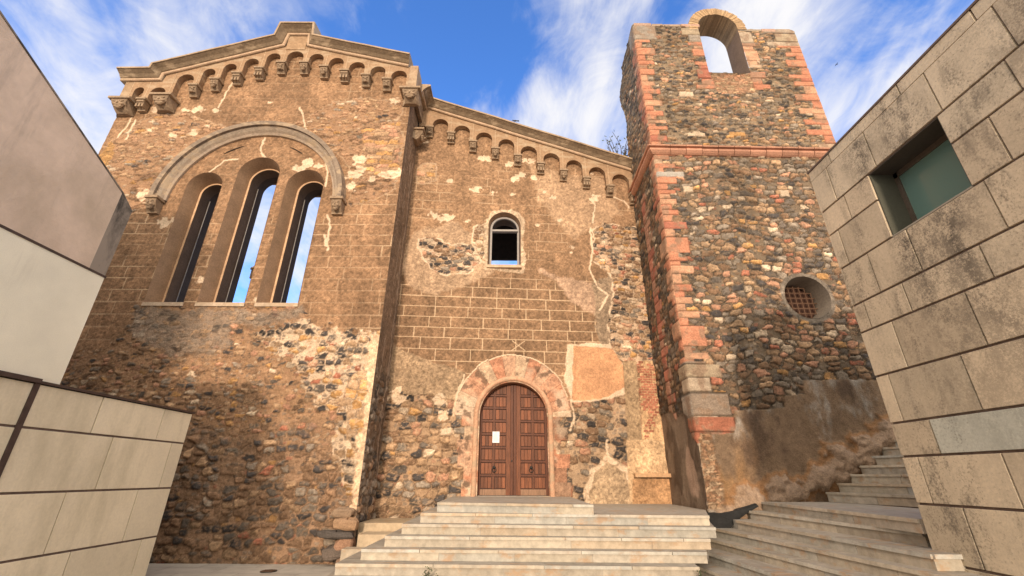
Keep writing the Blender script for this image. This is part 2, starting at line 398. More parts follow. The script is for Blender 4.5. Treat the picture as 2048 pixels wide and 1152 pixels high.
def rubble(x, z, cw, ch, seed, pal, wts, mortar, gap=.09, present=1., amp=.035, jit=.75, soft=.10, big=.25, rimk=.55, pw=2.7):
    F1, g, r1, r2, r3 = stones(x, z, cw, ch, seed, jit, .055, pw, big)
    g = g + (fbm(x, z, .05, seed + 70, 2) - .5) * .26
    rmax = .62 + .5 * r3
    m = ss(g, gap, gap + soft) * ss(rmax - F1, 0, .12) * (r2 < present)
    tx = fbm(x, z, .045, seed + 31, 3); ty = fbm(x * .6, z * 1.6, .16, seed + 35, 3)
    tz = fbm(x * .8, z * 1.3, .075, seed + 36, 3, .6)
    c = palette(r1, pal, wts) * (.76 + .48 * r3)[:, None] * (.45 + 1.1 * tx)[:, None] * (.55 + .9 * ty)[:, None]
    c = mix(c, np.array(mortar) * .9, ss(tz, .56, .70) * .65) * (.8 + .45 * ss(fbm(x, z, 2.4, seed + 38, 3), .35, .65))[:, None]
    mo = np.array(mortar) * (.72 + .5 * fbm(x, z, .13, seed + 33, 4))[:, None]
    Fc, gc, q1, q2, q3 = stones(x + .37, z, cw * .42, ch * .5, seed + 400, .9, .02, 2.4, .2)
    mc = ss(gc + (tx - .5) * .2, .12, .26) * (q2 < .55) * ss(.62 - Fc, 0, .1)
    cq = palette(q1, pal, wts) * (.6 + .8 * tx)[:, None]
    mo = mo * (1 - mc * .6)[:, None] + cq * (mc * .6)[:, None]
    # dark rim round each stone: joint shade painted into the mortar colour
    rim = ss(g, gap - .10, gap) * (1 - ss(g, gap, gap + soft)) * (r2 < present)
    mo = mo * (1 - rimk * rim)[:, None]
    cc = mo * (1 - m)[:, None] + c * m[:, None]
    h = m * (np.minimum(1, (g - gap) / .28).clip(0, 1) ** .7) * amp * .95 * (.35 + 1.2 * r3) + (ty - .5) * .030 * m + (tx - .5) * .022 + mc * (1 - m) * .012
    h = h + (1 - m) * (fbm(x, z, .1, seed + 34, 3) - .5) * .014
    return cc, h
def plaster(x, z, base, seed, var=.3):
    n = fbm(x, z, 1.6, seed, 4); f = fbm(x, z, .09, seed + 9, 4, .7); st = fbm(x * 2.2, z * .5, .7, seed + 4, 3)
    g = fbm(x, z, .055, seed + 12, 2, .8); blot = ss(fbm(x, z, .45, seed + 14, 4), .52, .68)
    c = np.array(base)[None] * (1 - var + 2 * var * n)[:, None] * (.60 + .8 * f)[:, None] * (.78 + .44 * st)[:, None] * (.50 + 1.0 * g)[:, None]
    c = c * (1 + .16 * blot)[:, None]
    return c, (f - .5) * .026 + (g - .5) * .014
def ashlar(x, z, rows, seed, wmin=.5, wmax=.95, lw=.010, full=None):
    """0..1 mask of the incised light joint lines"""
    rows = np.asarray(sorted(rows)); k = np.clip(np.searchsorted(rows, z), 0, len(rows))
    wob = (fbm(x, z, .6, seed + 3, 2) - .5) * .012
    zz = z + wob
    dz = np.min(np.abs(zz[:, None] - rows[None, :]), 1) if len(x) * len(rows) < 4e7 else None
    if dz is None:
        dz = np.full(x.shape, 9.)
        for r in rows: dz = np.minimum(dz, np.abs(zz - r))
    dx = np.full(x.shape, 9.); rs = np.random.RandomState(seed)
    for q in range(len(rows) + 1):
        m = k == q; X = -15 + rs.rand() * .7
        if not m.any(): continue
        js = []
        while X < 12: X += wmin + (wmax - wmin) * rs.rand(); js.append(X)
        js = np.array(js); xi = x[m] + (z[m] * 0); p = np.clip(np.searchsorted(js, xi), 1, len(js) - 1)
        dx[m] = np.minimum(np.abs(xi - js[p]), np.abs(xi - js[p - 1]))
    d = np.minimum(dz, dx)
    brk = ss(fbm(x, z, .5, seed + 77, 3), .30, .42)
    if full is not None: brk = np.maximum(brk, full)
    return (1 - ss(d, lw * .6, lw * 1.5)) * (.35 + .65 * brk)
PB = (.27, .160, .090)              # brown plaster
LN = col(.62, .45, .29)             # joint line
PALE = col(.70, .53, .37)           # exposed pale mortar
def over(cc, hh, m, c2, h2):
    return cc * (1 - m)[:, None] + c2 * m[:, None], hh * (1 - m) + h2 * m
def region(x, z, P, amp=.22, sc=.45, seed=0, feather=.015):
    x0, x1 = min(p[0] for p in P) - .6, max(p[0] for p in P) + .6; z0, z1 = min(p[1] for p in P) - .6, max(p[1] for p in P) + .6
    m = (x > x0) & (x < x1) & (z > z0) & (z < z1)
    d = np.full(x.shape, 9.)
    if m.any():
        d[m] = poly_sd(x[m], z[m], P) + (fbm(x[m], z[m], sc, seed, 4) - .5) * amp * 2
    if m.any(): d[m] += (fbm(x[m], z[m], .11, seed + 9, 3) - .5) * min(.16, amp * 1.1)
    return d
def fill(d, f=.015): return 1 - ss(d, -f, f)
def band(d, w, f=.015): return (1 - ss(np.abs(d) - w, -f, f))

def cracks(cc, x, z, pl, lines, w=.018, c=PALE, seed=5):
    for i, q in enumerate(lines):
        P = pts(pl, *q); x0 = min(p[0] for p in P) - .3; x1 = max(p[0] for p in P) + .3; z0 = min(p[1] for p in P) - .3; z1 = max(p[1] for p in P) + .3
        m = (x > x0) & (x < x1) & (z > z0) & (z < z1)
        if not m.any(): continue
        xm, zm = x[m], z[m]
        d = line_d(xm + (fbm(xm, zm, .18, seed + i, 3) - .5) * .12, zm + (fbm(xm, zm, .18, seed + i + 40, 3) - .5) * .08, P)
        k = 1 - ss(d, w * .6, w * 1.3 + .01); cc[m] = mix(cc[m], c, k)
    return cc
def spots(cc, hh, x, z, pl, lst, seed=11, c=PALE):
    for i, (u, v, r) in enumerate(lst):
        X, Z = pl.at(u, v); m = (np.abs(x - X) < r * 3) & (np.abs(z - Z) < r * 3)
        if not m.any(): continue
        xm, zm = x[m], z[m]
        d = np.hypot((xm - X) * .75, zm - Z) + (fbm(xm, zm, r * 1.0, seed + i, 3) - .5) * r * 2.2
        k = 1 - ss(d, r * .85, r * .85 + .03); cc[m] = mix(cc[m], c * (.85 + .3 * hsh(np.array([i]), np.array([1]), seed)[0]), k); hh[m] -= k * .012
    return cc, hh

# ---- left (nave) wall
def paint_left(x, z):
    cc, hh = plaster(x, z, PB, 3)
    rows = list(np.arange(.4, 17.5, .362))
    ln = ashlar(x, z, rows, 21, .65, 1.25, .012)
    fade = .35 + .65 * ss(fbm(x, z, 2.2, 8, 3), .35, .6)
    top = ss(z, 11.5, 12.5)
    ln = ln * (1 - .85 * ((np.hypot(x + 8.09, z - 9.5) < 2.75) & (z > 9.0)))
    cc = mix(cc, LN, ln * fade * (1 - .55 * top)); hh = hh - ln * .006
    # fine reddish mix with thin flat stones, upper half
    Q = pts(LEFT, (205, 305), (255, 262), (330, 218), (395, 232), (470, 262), (600, 245), (660, 205), (720, 195), (800, 205), (800, 375), (700, 415), (690, 320), (610, 265), (540, 258), (430, 285), (350, 360), (310, 410), (240, 430), (215, 400))
    dd = region(x, z, Q, .28, .7, 31)
    c2, h2 = rubble(x, z, .24, .10, 41, [BAS, BRN, TAN, (.36, .215, .13), IVO, OCH, GRY], [.5, 3, 4, 4, .8, .5, 1], (.36, .215, .125), .07, .5, .035, .9, .14)
    cc, hh = over(cc, hh, fill(dd, .04), c2, h2 - .01)
    cc = mix(cc, PALE * .8, band(dd, .012, .02) * .5)
    # light plaster rows near the right edge: squared pale and pink blocks
    Q = pts(LEFT, (720, 255), (800, 245), (800, 350), (735, 350))
    dd = region(x, z, Q, .12, .3, 33); c2, h2 = rubble(x, z, .42, .16, 43, [TAN, OCH, PNK, BRN], [4, 2, 3, 2], (.42, .26, .16), .05, .9, .02, .6)
    cc, hh = over(cc, hh, fill(dd, .03), c2, h2)
    # lower rubble field
    Q = pts(LEFT, (95, 715), (215, 690), (262, 640), (270, 612), (600, 606), (622, 648), (690, 662), (765, 668), (730, 1100)) + [(-3.5, -.1), (-13.8, -.1)]
    dd = region(x, z, Q, .20, .5, 51)
    c2, h2 = rubble(x, z, .21, .12, 61, [BAS, DGR, BRN, TAN, PNK, OCH, IVO, GRY], [2.4, 1.6, 3.4, 4, 2.0, .8, 1.1, 1.4], (.35, .212, .122), .15, .56, .036, .9, .12, .32, .35)
    c3, h3 = rubble(x, z, .27, .165, 65, [BAS, DGR, BRN, TAN, RED, OCH, GRY], [2.4, 3.0, 5, 2.4, .7, .3, 1.8], (.31, .195, .12), .14, .80, .05, .85, .14, .32, .5)  # darker stones low down also stand in for shade at the foot
    k = ss(z + (fbm(x, z, 1.1, 66, 3) - .5) * 1.6, 2.9, 2.2)
    k = 1 - ss(z + (fbm(x, z, 1.1, 66, 3) - .5) * 1.6, 2.2, 2.9)
    c2, h2 = over(c2, h2, k, c3, h3)
    cc, hh = over(cc, hh, fill(dd, .03), c2, h2 - .012)
    # grey cement apron under the sills
    Q = pts(LEFT, (275, 622), (600, 618), (600, 640), (470, 655), (420, 720), (300, 700), (262, 660))
    da = region(x, z, Q, .3, .5, 53); ca, ha = rubble(x, z, .24, .12, 67, [GRY, DGR, TAN, BAS], [3, 2, 2, 1], (.30, .225, .165), .08, .4, .02)
    cc, hh = over(cc, hh, fill(da, .1) * .8, ca, ha)
    # ivory pointing spilling over the stones
    Q = pts(LEFT, (500, 668), (600, 640), (640, 655), (760, 662), (742, 800), (722, 950), (700, 1010), (672, 900), (680, 830), (640, 815), (600, 745))
    dp = region(x, z, Q, .30, .35, 54)
    c4, h4 = rubble(x, z, .25, .17, 69, [BAS, DGR, OCH, TAN, IVO, RED, PNK], [4, 2, 2.5, 3, 1, .7, 1], (.66, .49, .34), .13, .72, .05, .85)
    cc, hh = over(cc, hh, fill(dp, .03), c4, h4 - .008)
    Q = pts(LEFT, (738, 668), (765, 668), (735, 1030), (700, 1040))
    dp = region(x, z, Q, .16, .3, 55); c5, h5 = plaster(x, z, (.66, .46, .30), 58, .15); cc, hh = over(cc, hh, fill(dp, .02), c5, h5)
    # warm block patch lower right
    Q = pts(LEFT, (690, 760), (735, 740), (725, 860), (695, 880))
    dp = region(x, z, Q, .1, .3, 56); c5, h5 = rubble(x, z, .40, .24, 70, [OCH, TAN], [1, 2], (.6, .44, .3), .06, 1, .02, .3); cc, hh = over(cc, hh, fill(dp, .02), c5 * 1.1, h5)
    cc = cracks(cc, x, z, LEFT, [[(468, 160), (452, 185), (437, 215)], [(600, 215), (606, 235), (612, 262)], [(265, 232), (254, 252), (236, 274)], [(272, 240), (258, 264), (252, 278)],
        [(530, 276), (520, 300), (532, 318), (538, 335)], [(475, 318), (450, 320), (418, 345)], [(655, 430), (660, 455), (652, 492)], [(650, 318), (655, 345), (650, 372)], [(372, 395), (350, 440), (325, 510)],
        [(650, 470), (655, 500)], [(318, 440), (332, 452), (345, 436)]], .026)
    cc, hh = spots(cc, hh, x, z, LEFT, [(400, 218, .14), (432, 220, .12), (370, 219, .1), (390, 219, .1), (310, 218, .13), (286, 392, .2), (300, 398, .16), (716, 320, .15), (720, 338, .12), (705, 350, .16), (785, 345, .18), (770, 350, .16),
        (700, 375, .15), (680, 385, .1), (745, 358, .12), (620, 325, .16), (600, 335, .14), (330, 445, .15), (525, 600, .14), (400, 560, .08), (733, 175, .12), (640, 332, .12), (540, 205, .0501), (790, 200, .12), (387, 265, .1), (345, 270, .1), (300, 260, .07)])
    hh = hh * ss(-3.55 - x, 0, .05)
    Q = pts(LEFT, (196, 318), (222, 285), (232, 305), (205, 345)); dq = region(x, z, Q, .1, .3, 57); c5, h5 = rubble(x, z, .5, .2, 71, [OCH], [1], (.4, .25, .12), .04, 1, .01); cc, hh = over(cc, hh, fill(dq), c5, h5)
    return cc, hh

# ---- middle (aisle) wall
def rv(v): return MID.at(990, v)[1]
def paint_mid(x, z):
    cc, hh = plaster(x, z, (.285, .173, .099), 103, .24)
    rows = [rv(v) for v in (575.9, 596, 616.6, 637, 657.7, 678, 701, 724, 748)]
    rows += list(rows[0] + .36 * np.arange(1, 22)) + [rv(748) - .36 * i for i in range(1, 13)]
    ln = ashlar(x, z, rows, 121, .6, 1.1, .0105, 1 - ss(z, 7.4, 8.1))
    low = 1 - ss(z, 7.4, 8.1); fade = low + (1 - low) * ss(fbm(x, z, 1.6, 108, 3), .48, .62) * .6
    cc = mix(cc, LN * 1.05, ln * fade); hh = hh - ln * .006
    # darker crisp plaster in the ruled band
    cc = np.where((ln > .3)[:, None], cc, cc * (1 - .2 * low * ss(z, 4.5, 5))[:, None])
    # the little crossed block over the door arch
    a = MID.at(1024, 681); b2 = MID.at(1050, 701); m = np.minimum(line_d(x, z, [(a[0], a[1]), (b2[0], b2[1])]), line_d(x, z, [(a[0], b2[1]), (b2[0], a[1])]))
    cc = mix(cc, LN, 1 - ss(m, .007, .016))
    # pale damp-worn patches
    for Q, am, sd, c2 in ((((800, 540), (820, 470), (900, 440), (960, 470), (985, 545), (930, 572), (870, 588), (812, 575)), .18, 131, (.41, .28, .18)),
                     (((1060, 330), (1220, 360), (1240, 430), (1150, 480), (1090, 420)), .3, 132, (.40, .265, .165)),
                     (((1080, 540), (1190, 570), (1230, 620), (1210, 640), (1140, 600)), .25, 133, (.42, .28, .19))):
        dq = region(x, z, pts(MID, *Q), am, .5, sd); c5, h5 = plaster(x, z, c2, sd + 3, .2); cc, hh = over(cc, hh, fill(dq, .06) * .85, c5, h5 + .006)
    # rough dark render left of the door arch
    dq = region(x, z, pts(MID, (740, 680), (785, 690), (840, 715), (932, 745), (925, 790), (905, 820), (840, 800), (740, 800)), .08, .4, 135, )
    c5, h5 = plaster(x, z, (.34, .235, .145), 138, .2); h5 = h5 + (fbm(x, z, .10, 139, 3) - .5) * .05
    cc, hh = over(cc, hh, fill(dq, .02), c5, h5 + .01)
    # grey cement strip
    dq = region(x, z, pts(MID, (1185, 560), (1232, 545), (1228, 600), (1222, 700), (1200, 712), (1192, 640)), .16, .3, 141)
    c5, h5 = plaster(x, z, (.27, .195, .13), 142, .2); cc, hh = over(cc, hh, fill(dq, .03), c5, h5)
    # rubble patches with pale pointing
    def patch(Q, am, sd, cw, ch, pal, wt, mort, edge=.05, pres=.9, amp=.045):
        nonlocal cc, hh
        dq = region(x, z, pts(MID, *Q), am, .35, sd)
        c5, h5 = rubble(x, z, cw, ch, sd + 3, pal, wt, mort, .09, pres, amp)
        cc = mix(cc, PALE, band(dq - edge * .5, edge * .75, .02) * ss(fbm(x, z, .28, sd + 17, 3), .36, .50)); cc, hh = over(cc, hh, fill(dq, .015), c5, h5 - .03)
    patch(((836, 478), (862, 474), (905, 492), (940, 490), (965, 480), (972, 515), (935, 545), (905, 548), (870, 545), (846, 515)), .09, 151, .25, .13, [BAS, DGR, BRN, TAN, PNK, IVO, GRY], [4, 1.5, 1.5, 2, 1.8, 2, 1], (.62, .45, .31), .045)
    patch(((950, 455), (975, 440), (978, 530), (962, 520), (948, 490)), .07, 155, .2, .14, [BRN, TAN, BAS, IVO], [2, 4, 1, 2], (.58, .42, .29), .05)
    patch(((1188, 462), (1210, 448), (1275, 455), (1300, 450), (1345, 700), (1345, 730), (1250, 722), (1222, 700), (1218, 640), (1228, 560), (1190, 520)), .10, 161, .25, .135,
          [BAS, DGR, BRN, TAN, PNK, OCH, IVO, RED, GRY], [2.6, 1.6, 3, 4, 2.6, 1.2, 2, .6, 1], (.60, .43, .29), .05, .90)
    # lower rubble wall
    patch(((740, 800), (790, 782), (850, 790), (915, 800), (960, 830), (960, 1010), (740, 1080)), .10, 171, .30, .19, [BAS, DGR, BRN, TAN, PNK, OCH, IVO, GRY], [3, 2.5, 3, 4, 2, .8, 1, 2], (.43, .285, .175), .0, .85, .06)
    patch(((1120, 850), (1140, 800), (1250, 780), (1262, 880), (1262, 1030), (1110, 1030)), .08, 175, .30, .19, [BAS, DGR, GRY, TAN, BRN, PNK, IVO], [3, 2, 3, 3, 2, 1, 1.2], (.42, .29, .185), .0, .72, .05)
    dq = region(x, z, pts(MID, (1180, 990), (1190, 945), (1215, 925), (1250, 945), (1262, 990), (1262, 1030), (1180, 1030)), .08, .3, 176); c5, h5 = plaster(x, z, (.40, .285, .18), 177, .2)
    cc = mix(cc, PALE * .95, band(dq - .08, .08, .03)); cc, hh = over(cc, hh, fill(dq, .02), c5, h5)
    dq = region(x, z, pts(MID, (1252, 880), (1345, 880), (1352, 1035), (1262, 1035)), .03, .3, 178); c5, h5 = plaster(x, z, (.50, .34, .20), 179, .3); cc, hh = over(cc, hh, fill(dq, .02), c5, h5)
    dq = region(x, z, pts(MID, (1265, 1025), (1265, 958), (1350, 958), (1350, 1025)), .02, .3, 178); c5, h5 = plaster(x, z, (.46, .27, .14), 189, .45); cc, hh = over(cc, hh, fill(dq, .02), c5, h5)
    # orange render panel with a white rim
    dq = region(x, z, pts(MID, (1148, 692), (1225, 697), (1250, 735), (1252, 775), (1200, 800), (1143, 800)), .05, .3, 181)
    c5, h5 = plaster(x, z, (.60, .325, .175), 182, .16); c5 = mix(c5, col(.56, .30, .16), x * 0 + .6) * (.8 + .4 * fbm(x, z, .6, 188, 4))[:, None]
    de = poly_sd(x, z, pts(MID, (1133, 688), (1222, 688), (1228, 712), (1255, 735), (1256, 786), (1215, 800), (1142, 806), (1128, 760))) + (fbm(x, z, .25, 183, 3) - .5) * .16
    cc, hh = over(cc, hh, fill(de, .015), np.broadcast_to(PALE * 1.02, cc.shape) * (.8 + .35 * fbm(x, z, .08, 184, 3))[:, None], hh * 0 + .012)
    cc, hh = over(cc, hh, fill(dq, .012), c5, h5 + .004)
    # brick strip
    dq = region(x, z, pts(MID, (1278, 722), (1322, 722), (1338, 880), (1285, 880)), .03, .2, 191)
    c5, h5 = plaster(x, z, (.56, .36, .20), 192, .15); cc, hh = over(cc, hh, fill(dq, .01), c5, h5)
    dq = poly_sd(x, z, pts(MID, (1275, 728), (1308, 726), (1320, 790), (1300, 866), (1290, 872), (1296, 860), (1282, 800)))
    bx = np.floor(x / .16 + .5 * (np.floor(z / .075) % 2)); bz = np.floor(z / .075)
    fx = (x / .16 + .5 * (bz % 2)) % 1; fz = (z / .075) % 1
    bk = (ss(np.minimum(fx, 1 - fx), .03, .09) * ss(np.minimum(fz, 1 - fz), .05, .15)) * ((dq + (hsh(bx, bz, 193) - .5) * .35) < 0)
    cb = np.array(RED) * (.8 + .8 * hsh(bx, bz, 194))[:, None] * (.8 + .4 * fbm(x, z, .04, 195, 2))[:, None]
    cc, hh = over(cc, hh, bk, cb, h5 + .02)
    dq = poly_sd(x, z, pts(MID, (1246, 722), (1273, 722), (1284, 880), (1256, 880))); c5, h5 = plaster(x, z, (.36, .25, .15), 196, .2); cc, hh = over(cc, hh, fill(dq, .02), c5, h5 - .03)
    # door surround: voussoirs and jamb blocks in pink limestone
    cx, zs = .065, 3.38
    rr = np.hypot((x - cx) * 1.075, z - zs); th = np.arctan2(z - zs, x - cx)
    up = z > zs
    k = np.floor((th + .11) / .235); edge = np.abs(((th + .11) / .235) % 1 - .5)
    rout = 1.80 + (hsh(k, k * 0, 201) - .5) * .06
    m1 = up & (rr < rout + (fbm(x, z, .15, 202, 2) - .5) * .06)
    b3 = np.floor((z - 1.3) / .36); side = np.sign(x - cx); wj = 1.30 + .34 * hsh(b3, side, 203)
    m2 = (~up) & (np.abs(x - cx) < wj + (fbm(x, z, .15, 204, 2) - .5) * .05) & (z > 1.1)
    mm = (m1 | m2).astype(float)
    joint = np.where(up, ss(edge, .5, .46), ss(np.abs(((z - 1.3) / .36) % 1 - .5), .5, .47))
    idh = np.where(up, hsh(k, k * 0 + 2, 205), hsh(b3, side, 206))
    n = fbm(x, z, .10, 207, 4, .7); n2 = fbm(x, z, .5, 208, 3)
    cs = palette(idh, [(.56, .345, .225), (.54, .29, .18), (.57, .40, .265), (.52, .25, .15)], [3, 2, 2, 1])
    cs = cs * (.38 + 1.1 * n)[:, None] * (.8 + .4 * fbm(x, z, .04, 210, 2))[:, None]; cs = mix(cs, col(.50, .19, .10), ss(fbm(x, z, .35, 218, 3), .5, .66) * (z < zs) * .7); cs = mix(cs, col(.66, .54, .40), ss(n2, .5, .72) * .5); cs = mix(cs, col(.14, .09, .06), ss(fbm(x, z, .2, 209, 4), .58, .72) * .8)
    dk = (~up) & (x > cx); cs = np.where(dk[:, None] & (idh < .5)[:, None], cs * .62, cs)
    cs = cs * (.55 + .45 * joint)[:, None]
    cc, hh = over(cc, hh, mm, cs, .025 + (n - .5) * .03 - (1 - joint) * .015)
    ed = up & (np.abs(rr - rout - .03) < .018) & (th > .35) & (th < 2.75); cc[ed] = PALE
    # small window surround
    dq = region(x, z, pts(MID, (968, 540), (968, 450), (985, 424), (1008, 418), (1035, 424), (1052, 445), (1046, 480), (1053, 520), (1047, 545)), .07, .25, 211)
    c5, h5 = plaster(x, z, (.50, .37, .25), 212, .12); cc, hh = over(cc, hh, fill(dq, .015), c5, h5 + .004)
    cc = cracks(cc, x, z, MID, [[(1180, 400), (1190, 410), (1186, 445)], [(1180, 455), (1184, 500), (1180, 540), (1192, 570)], [(1228, 395), (1248, 402), (1258, 415)], [(1195, 575), (1215, 590), (1200, 620)],
         [(1142, 800), (1150, 835), (1140, 860)], [(928, 750), (915, 790), (905, 830)], [(1215, 880), (1212, 905), (1230, 925)]], .028)
    cc, hh = spots(cc, hh, x, z, MID, [(870, 430, .14), (884, 440, .14), (898, 434, .12), (935, 443, .06), (1075, 450, .05), (952, 380, .13), (946, 378, .1), (986, 385, .07), (1025, 388, .06), (1105, 395, .07), (1068, 355, .10), (1043, 350, .16), (1030, 357, .12),
        (965, 315, .14), (975, 318, .1), (1020, 328, .12), (1145, 494, .05), (1142, 505, .04), (865, 280, .0), (845, 280, .15), (900, 362, .1), (1185, 400, .14), (1190, 392, .1), (1180, 345, .08), (1015, 700, .0), (1090, 384, .05), (1120, 440, .05),
        (1075, 300, .0501), (1060, 318, .08), (1062, 324, .12), (1050, 320, .08), (880, 800, .16), (890, 830, .12), (790, 790, .2), (800, 800, .16), (895, 862, .1)])
    dq = region(x, z, pts(MID, (832, 340), (845, 330), (872, 328), (872, 360), (850, 368), (836, 366)), .07, .3, 214); c5, h5 = rubble(x, z, .4, .2, 215, [OCH, PNK, TAN], [2, 1, 2], (.50, .33, .2), .1, .6, .02)
    cc = mix(cc, PALE * .9, band(dq, .03, .03) * .6); cc, hh = over(cc, hh, fill(dq, .03), c5, h5)
    return cc, hh

# ---- bell tower
TL, TR = 4.42, 10.42
PKS = [(.50, .225, .135), (.47, .20, .12), (.52, .29, .18), (.38, .145, .095), (.44, .31, .21)]
def quoin(cc, hh, x, z, e, sg, seed, zlo, zhi, wlo=.36, whi=.72, hgt=.26, pal=PKS, wts=(4, 3, 2.4, 1.5, .4)):
    zz = z + (vn(z / .55, z * 0, seed + 4) - .5) * .42
    k = np.floor(zz / hgt); w2 = np.where(k % 2 == 0, whi, wlo) * (.8 + .4 * hsh(k, k * 0, seed))
    t = sg * (x - e); f = (zz / hgt) % 1
    wob = (fbm(x, z, .1, seed + 8, 2) - .5) * .035
    m = ((t > -.1) & (t < w2 + wob) & (z > zlo) & (z < zhi) & (hsh(k, k * 0 + 5, seed) > .04)).astype(float)
    m = m * (fbm(x, z, .13, seed + 11, 3) + ss(w2 - t, -.03, .10) * .5 > .50)
    j = ss(np.minimum(f, 1 - f), .015, .07) * ss(w2 - t, .0, .03)
    n = fbm(x * .6, z * 2, .14, seed + 6, 4, .7)
    c = palette(hsh(k, k * 0 + 1, seed + 2), pal, wts) * (.7 + .6 * n)[:, None]
    c = mix(c, col(.27, .18, .12), ss(fbm(x, z, .25, seed + 13, 4), .50, .66) * .75)
    c = c * (.4 + .6 * j)[:, None]
    return over(cc, hh, m, c, .03 * j + (n - .5) * .018)
def tower_base(x, z):
    cc, hh = rubble(x, z, .29, .165, 301, [BAS, DGR, BRN, TAN, PNK, OCH, IVO, GRY, RED], [2.0, 3.2, 5.4, 3.4, 1.9, .9, 1.0, 3.2, .8], (.185, .137, .093), .12, .92, .040, .85, .13, .3, .7, 3.6)
    c2, h2 = rubble(x, z, .22, .105, 305, [BAS, DGR, BRN, TAN, PNK, OCH, IVO, GRY], [2.6, 2.8, 2.8, 2.8, 1.2, .5, .9, 3.2], (.245, .182, .12), .11, .80, .040, .9, .13, .25, .7, 3.2)
    k = ss(z, 11.25, 11.35); cc, hh = over(cc, hh, k, c2, h2)
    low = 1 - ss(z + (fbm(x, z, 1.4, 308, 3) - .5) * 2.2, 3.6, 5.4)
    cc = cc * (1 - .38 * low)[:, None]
    return cc, hh
GQ = [(.36, .28, .19), (.42, .33, .24), (.30, .25, .20)]
def paint_tower(x, z):
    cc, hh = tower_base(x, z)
    cc, hh = quoin(cc, hh, x, z, TL, 1, 311, 4.5, 16.35, .28, .56, .23)
    cc, hh = quoin(cc, hh, x, z, TL, 1, 313, 16.35, 17.6, .7, 1.2, .5, GQ, (1, 1, 1))
    cc, hh = quoin(cc, hh, x, z, TL, 1, 314, 1.0, 4.5, .5, .95, .33, GQ + [(.26, .2, .15)], (1, 1, 1, 1))
    cc, hh = quoin(cc, hh, x, z, TL, 1, 316, 2.55, 3.15, .7, 1.0, .3, [(.36, .14, .085)], (1,))
    cc, hh = quoin(cc, hh, x, z, TR, -1, 321, 6.0, 16.2)
    cc, hh = quoin(cc, hh, x, z, TR, -1, 323, 16.2, 17.6, .9, 1.2, .5, GQ, (1, 1, 1))
    cc, hh = quoin(cc, hh, x, z, 6.83, -1, 325, 14.0, 16.3, .3, .5, .25)
    cc, hh = quoin(cc, hh, x, z, 8.30, 1, 327, 14.0, 16.3, .35, .6, .25)
    cc, hh = quoin(cc, hh, x, z, 6.83, -1, 326, 16.3, 17.6, .4, .6, .4, GQ, (1, 1, 1))
    cc, hh = quoin(cc, hh, x, z, 8.30, 1, 328, 16.3, 17.6, .5, .7, .4, GQ, (1, 1, 1))
    # brick infill below the opening
    dq = poly_sd(x, z, [(6.85, 14.75), (8.28, 14.75), (8.3, 13.9), (7.0, 13.8)]) + (fbm(x, z, .2, 331, 3) - .5) * .1
    c2, h2 = rubble(x, z, .2, .06, 333, [(.33, .17, .10), (.27, .16, .10), (.36, .25, .15)], [2, 2, 1], (.27, .18, .11), .05, .9, .015)
    cc, hh = over(cc, hh, fill(dq), c2, h2 - .03)
    # single bright stones
    for u, v, a, b2, c in ((1372, 190, .24, .11, IVO), (1392, 271, .28, .07, IVO), (1474, 270, .26, .08, OCH), (1340, 350, .42, .09, (.40, .36, .31)), (1376, 380, .14, .1, IVO), (1568, 388, .13, .11, IVO)):
        X, Z = TOW.at(u, v); d0 = np.maximum(np.abs(x - X) - a / 1, np.abs(z - Z) - b2) + (fbm(x, z, .06, 335, 2) - .5) * .04
        k = 1 - ss(d0, -.01, .015); cc, hh = over(cc, hh, k, np.array(c) * (.8 + .4 * fbm(x, z, .05, 336, 2))[:, None], hh * 0 + .05)
    # stained render along the stairs, its top stepping up to the right
    Q = [TOW.at(1428, 1040), TOW.at(1422, 870), TOW.at(1468, 868), TOW.at(1468, 820), TOW.at(1568, 818), TOW.at(1568, 790), TOW.at(1606, 788), TOW.at(1606, 762), TOW.at(1722, 760), TOW.at(1860, 768), TOW.at(1860, 1100)]
    dq = poly_sd(x, z, Q) + (fbm(x, z, .2, 341, 3) - .5) * .10
    n = fbm(x * 1.8, z * .55, .8, 342, 5, .6); n2 = fbm(x, z, 1.3, 343, 4); n3 = fbm(x * 1.3, z * .6, .45, 344, 5, .65)
    c2 = mix(np.broadcast_to(col(.20, .135, .085), cc.shape), col(.36, .33, .29), ss(n3 * .5 + n2 * .5 + (z - 3.4) * .13, .50, .66) * .8)
    c2 = mix(c2, col(.085, .055, .038), ss(fbm(x, z * .6, .9, 347, 5, .6), .48, .62) * .8)
    c2 = mix(c2, col(.34, .19, .08), (1 - ss(x, 4.7, 6.4)) * (1 - ss(z, 1.6, 3.2)) * ss(n, .36, .66) * .75)
    st = line_d(x, z, [TOW.at(1430, 1025), TOW.at(1530, 1000), TOW.at(1600, 985), TOW.at(1680, 925), TOW.at(1790, 865)]) + (fbm(x, z, .35, 345, 4) - .5) * .9
    c2 = mix(c2, col(.36, .26, .185), (1 - ss(st, .15, .5)) * .8); c2 = mix(c2, col(.27, .14, .06), (1 - ss(np.abs(st - .34), .03, .12)) * .8)
    c2 = c2 * (.75 + .5 * fbm(x, z, .07, 346, 3))[:, None]
    h2 = .045 + (n - .5) * .04 + (1 - ss(st, -.1, .55)) * .20
    cc, hh = over(cc, hh, fill(dq, .012), c2, h2)
    # worn brick stub at the corner
    dq = poly_sd(x, z, [TOW.at(1408, 1020), TOW.at(1398, 865), TOW.at(1424, 868), TOW.at(1450, 1000), TOW.at(1440, 1020)]) + (fbm(x, z, .12, 351, 3) - .5) * .12
    c2, h2 = rubble(x, z, .17, .055, 353, [(.40, .24, .14), (.30, .17, .10), (.44, .31, .2)], [1, 1, 1], (.28, .2, .13), .06, .95, .03, .5); cc, hh = over(cc, hh, fill(dq), c2, h2 - .04)
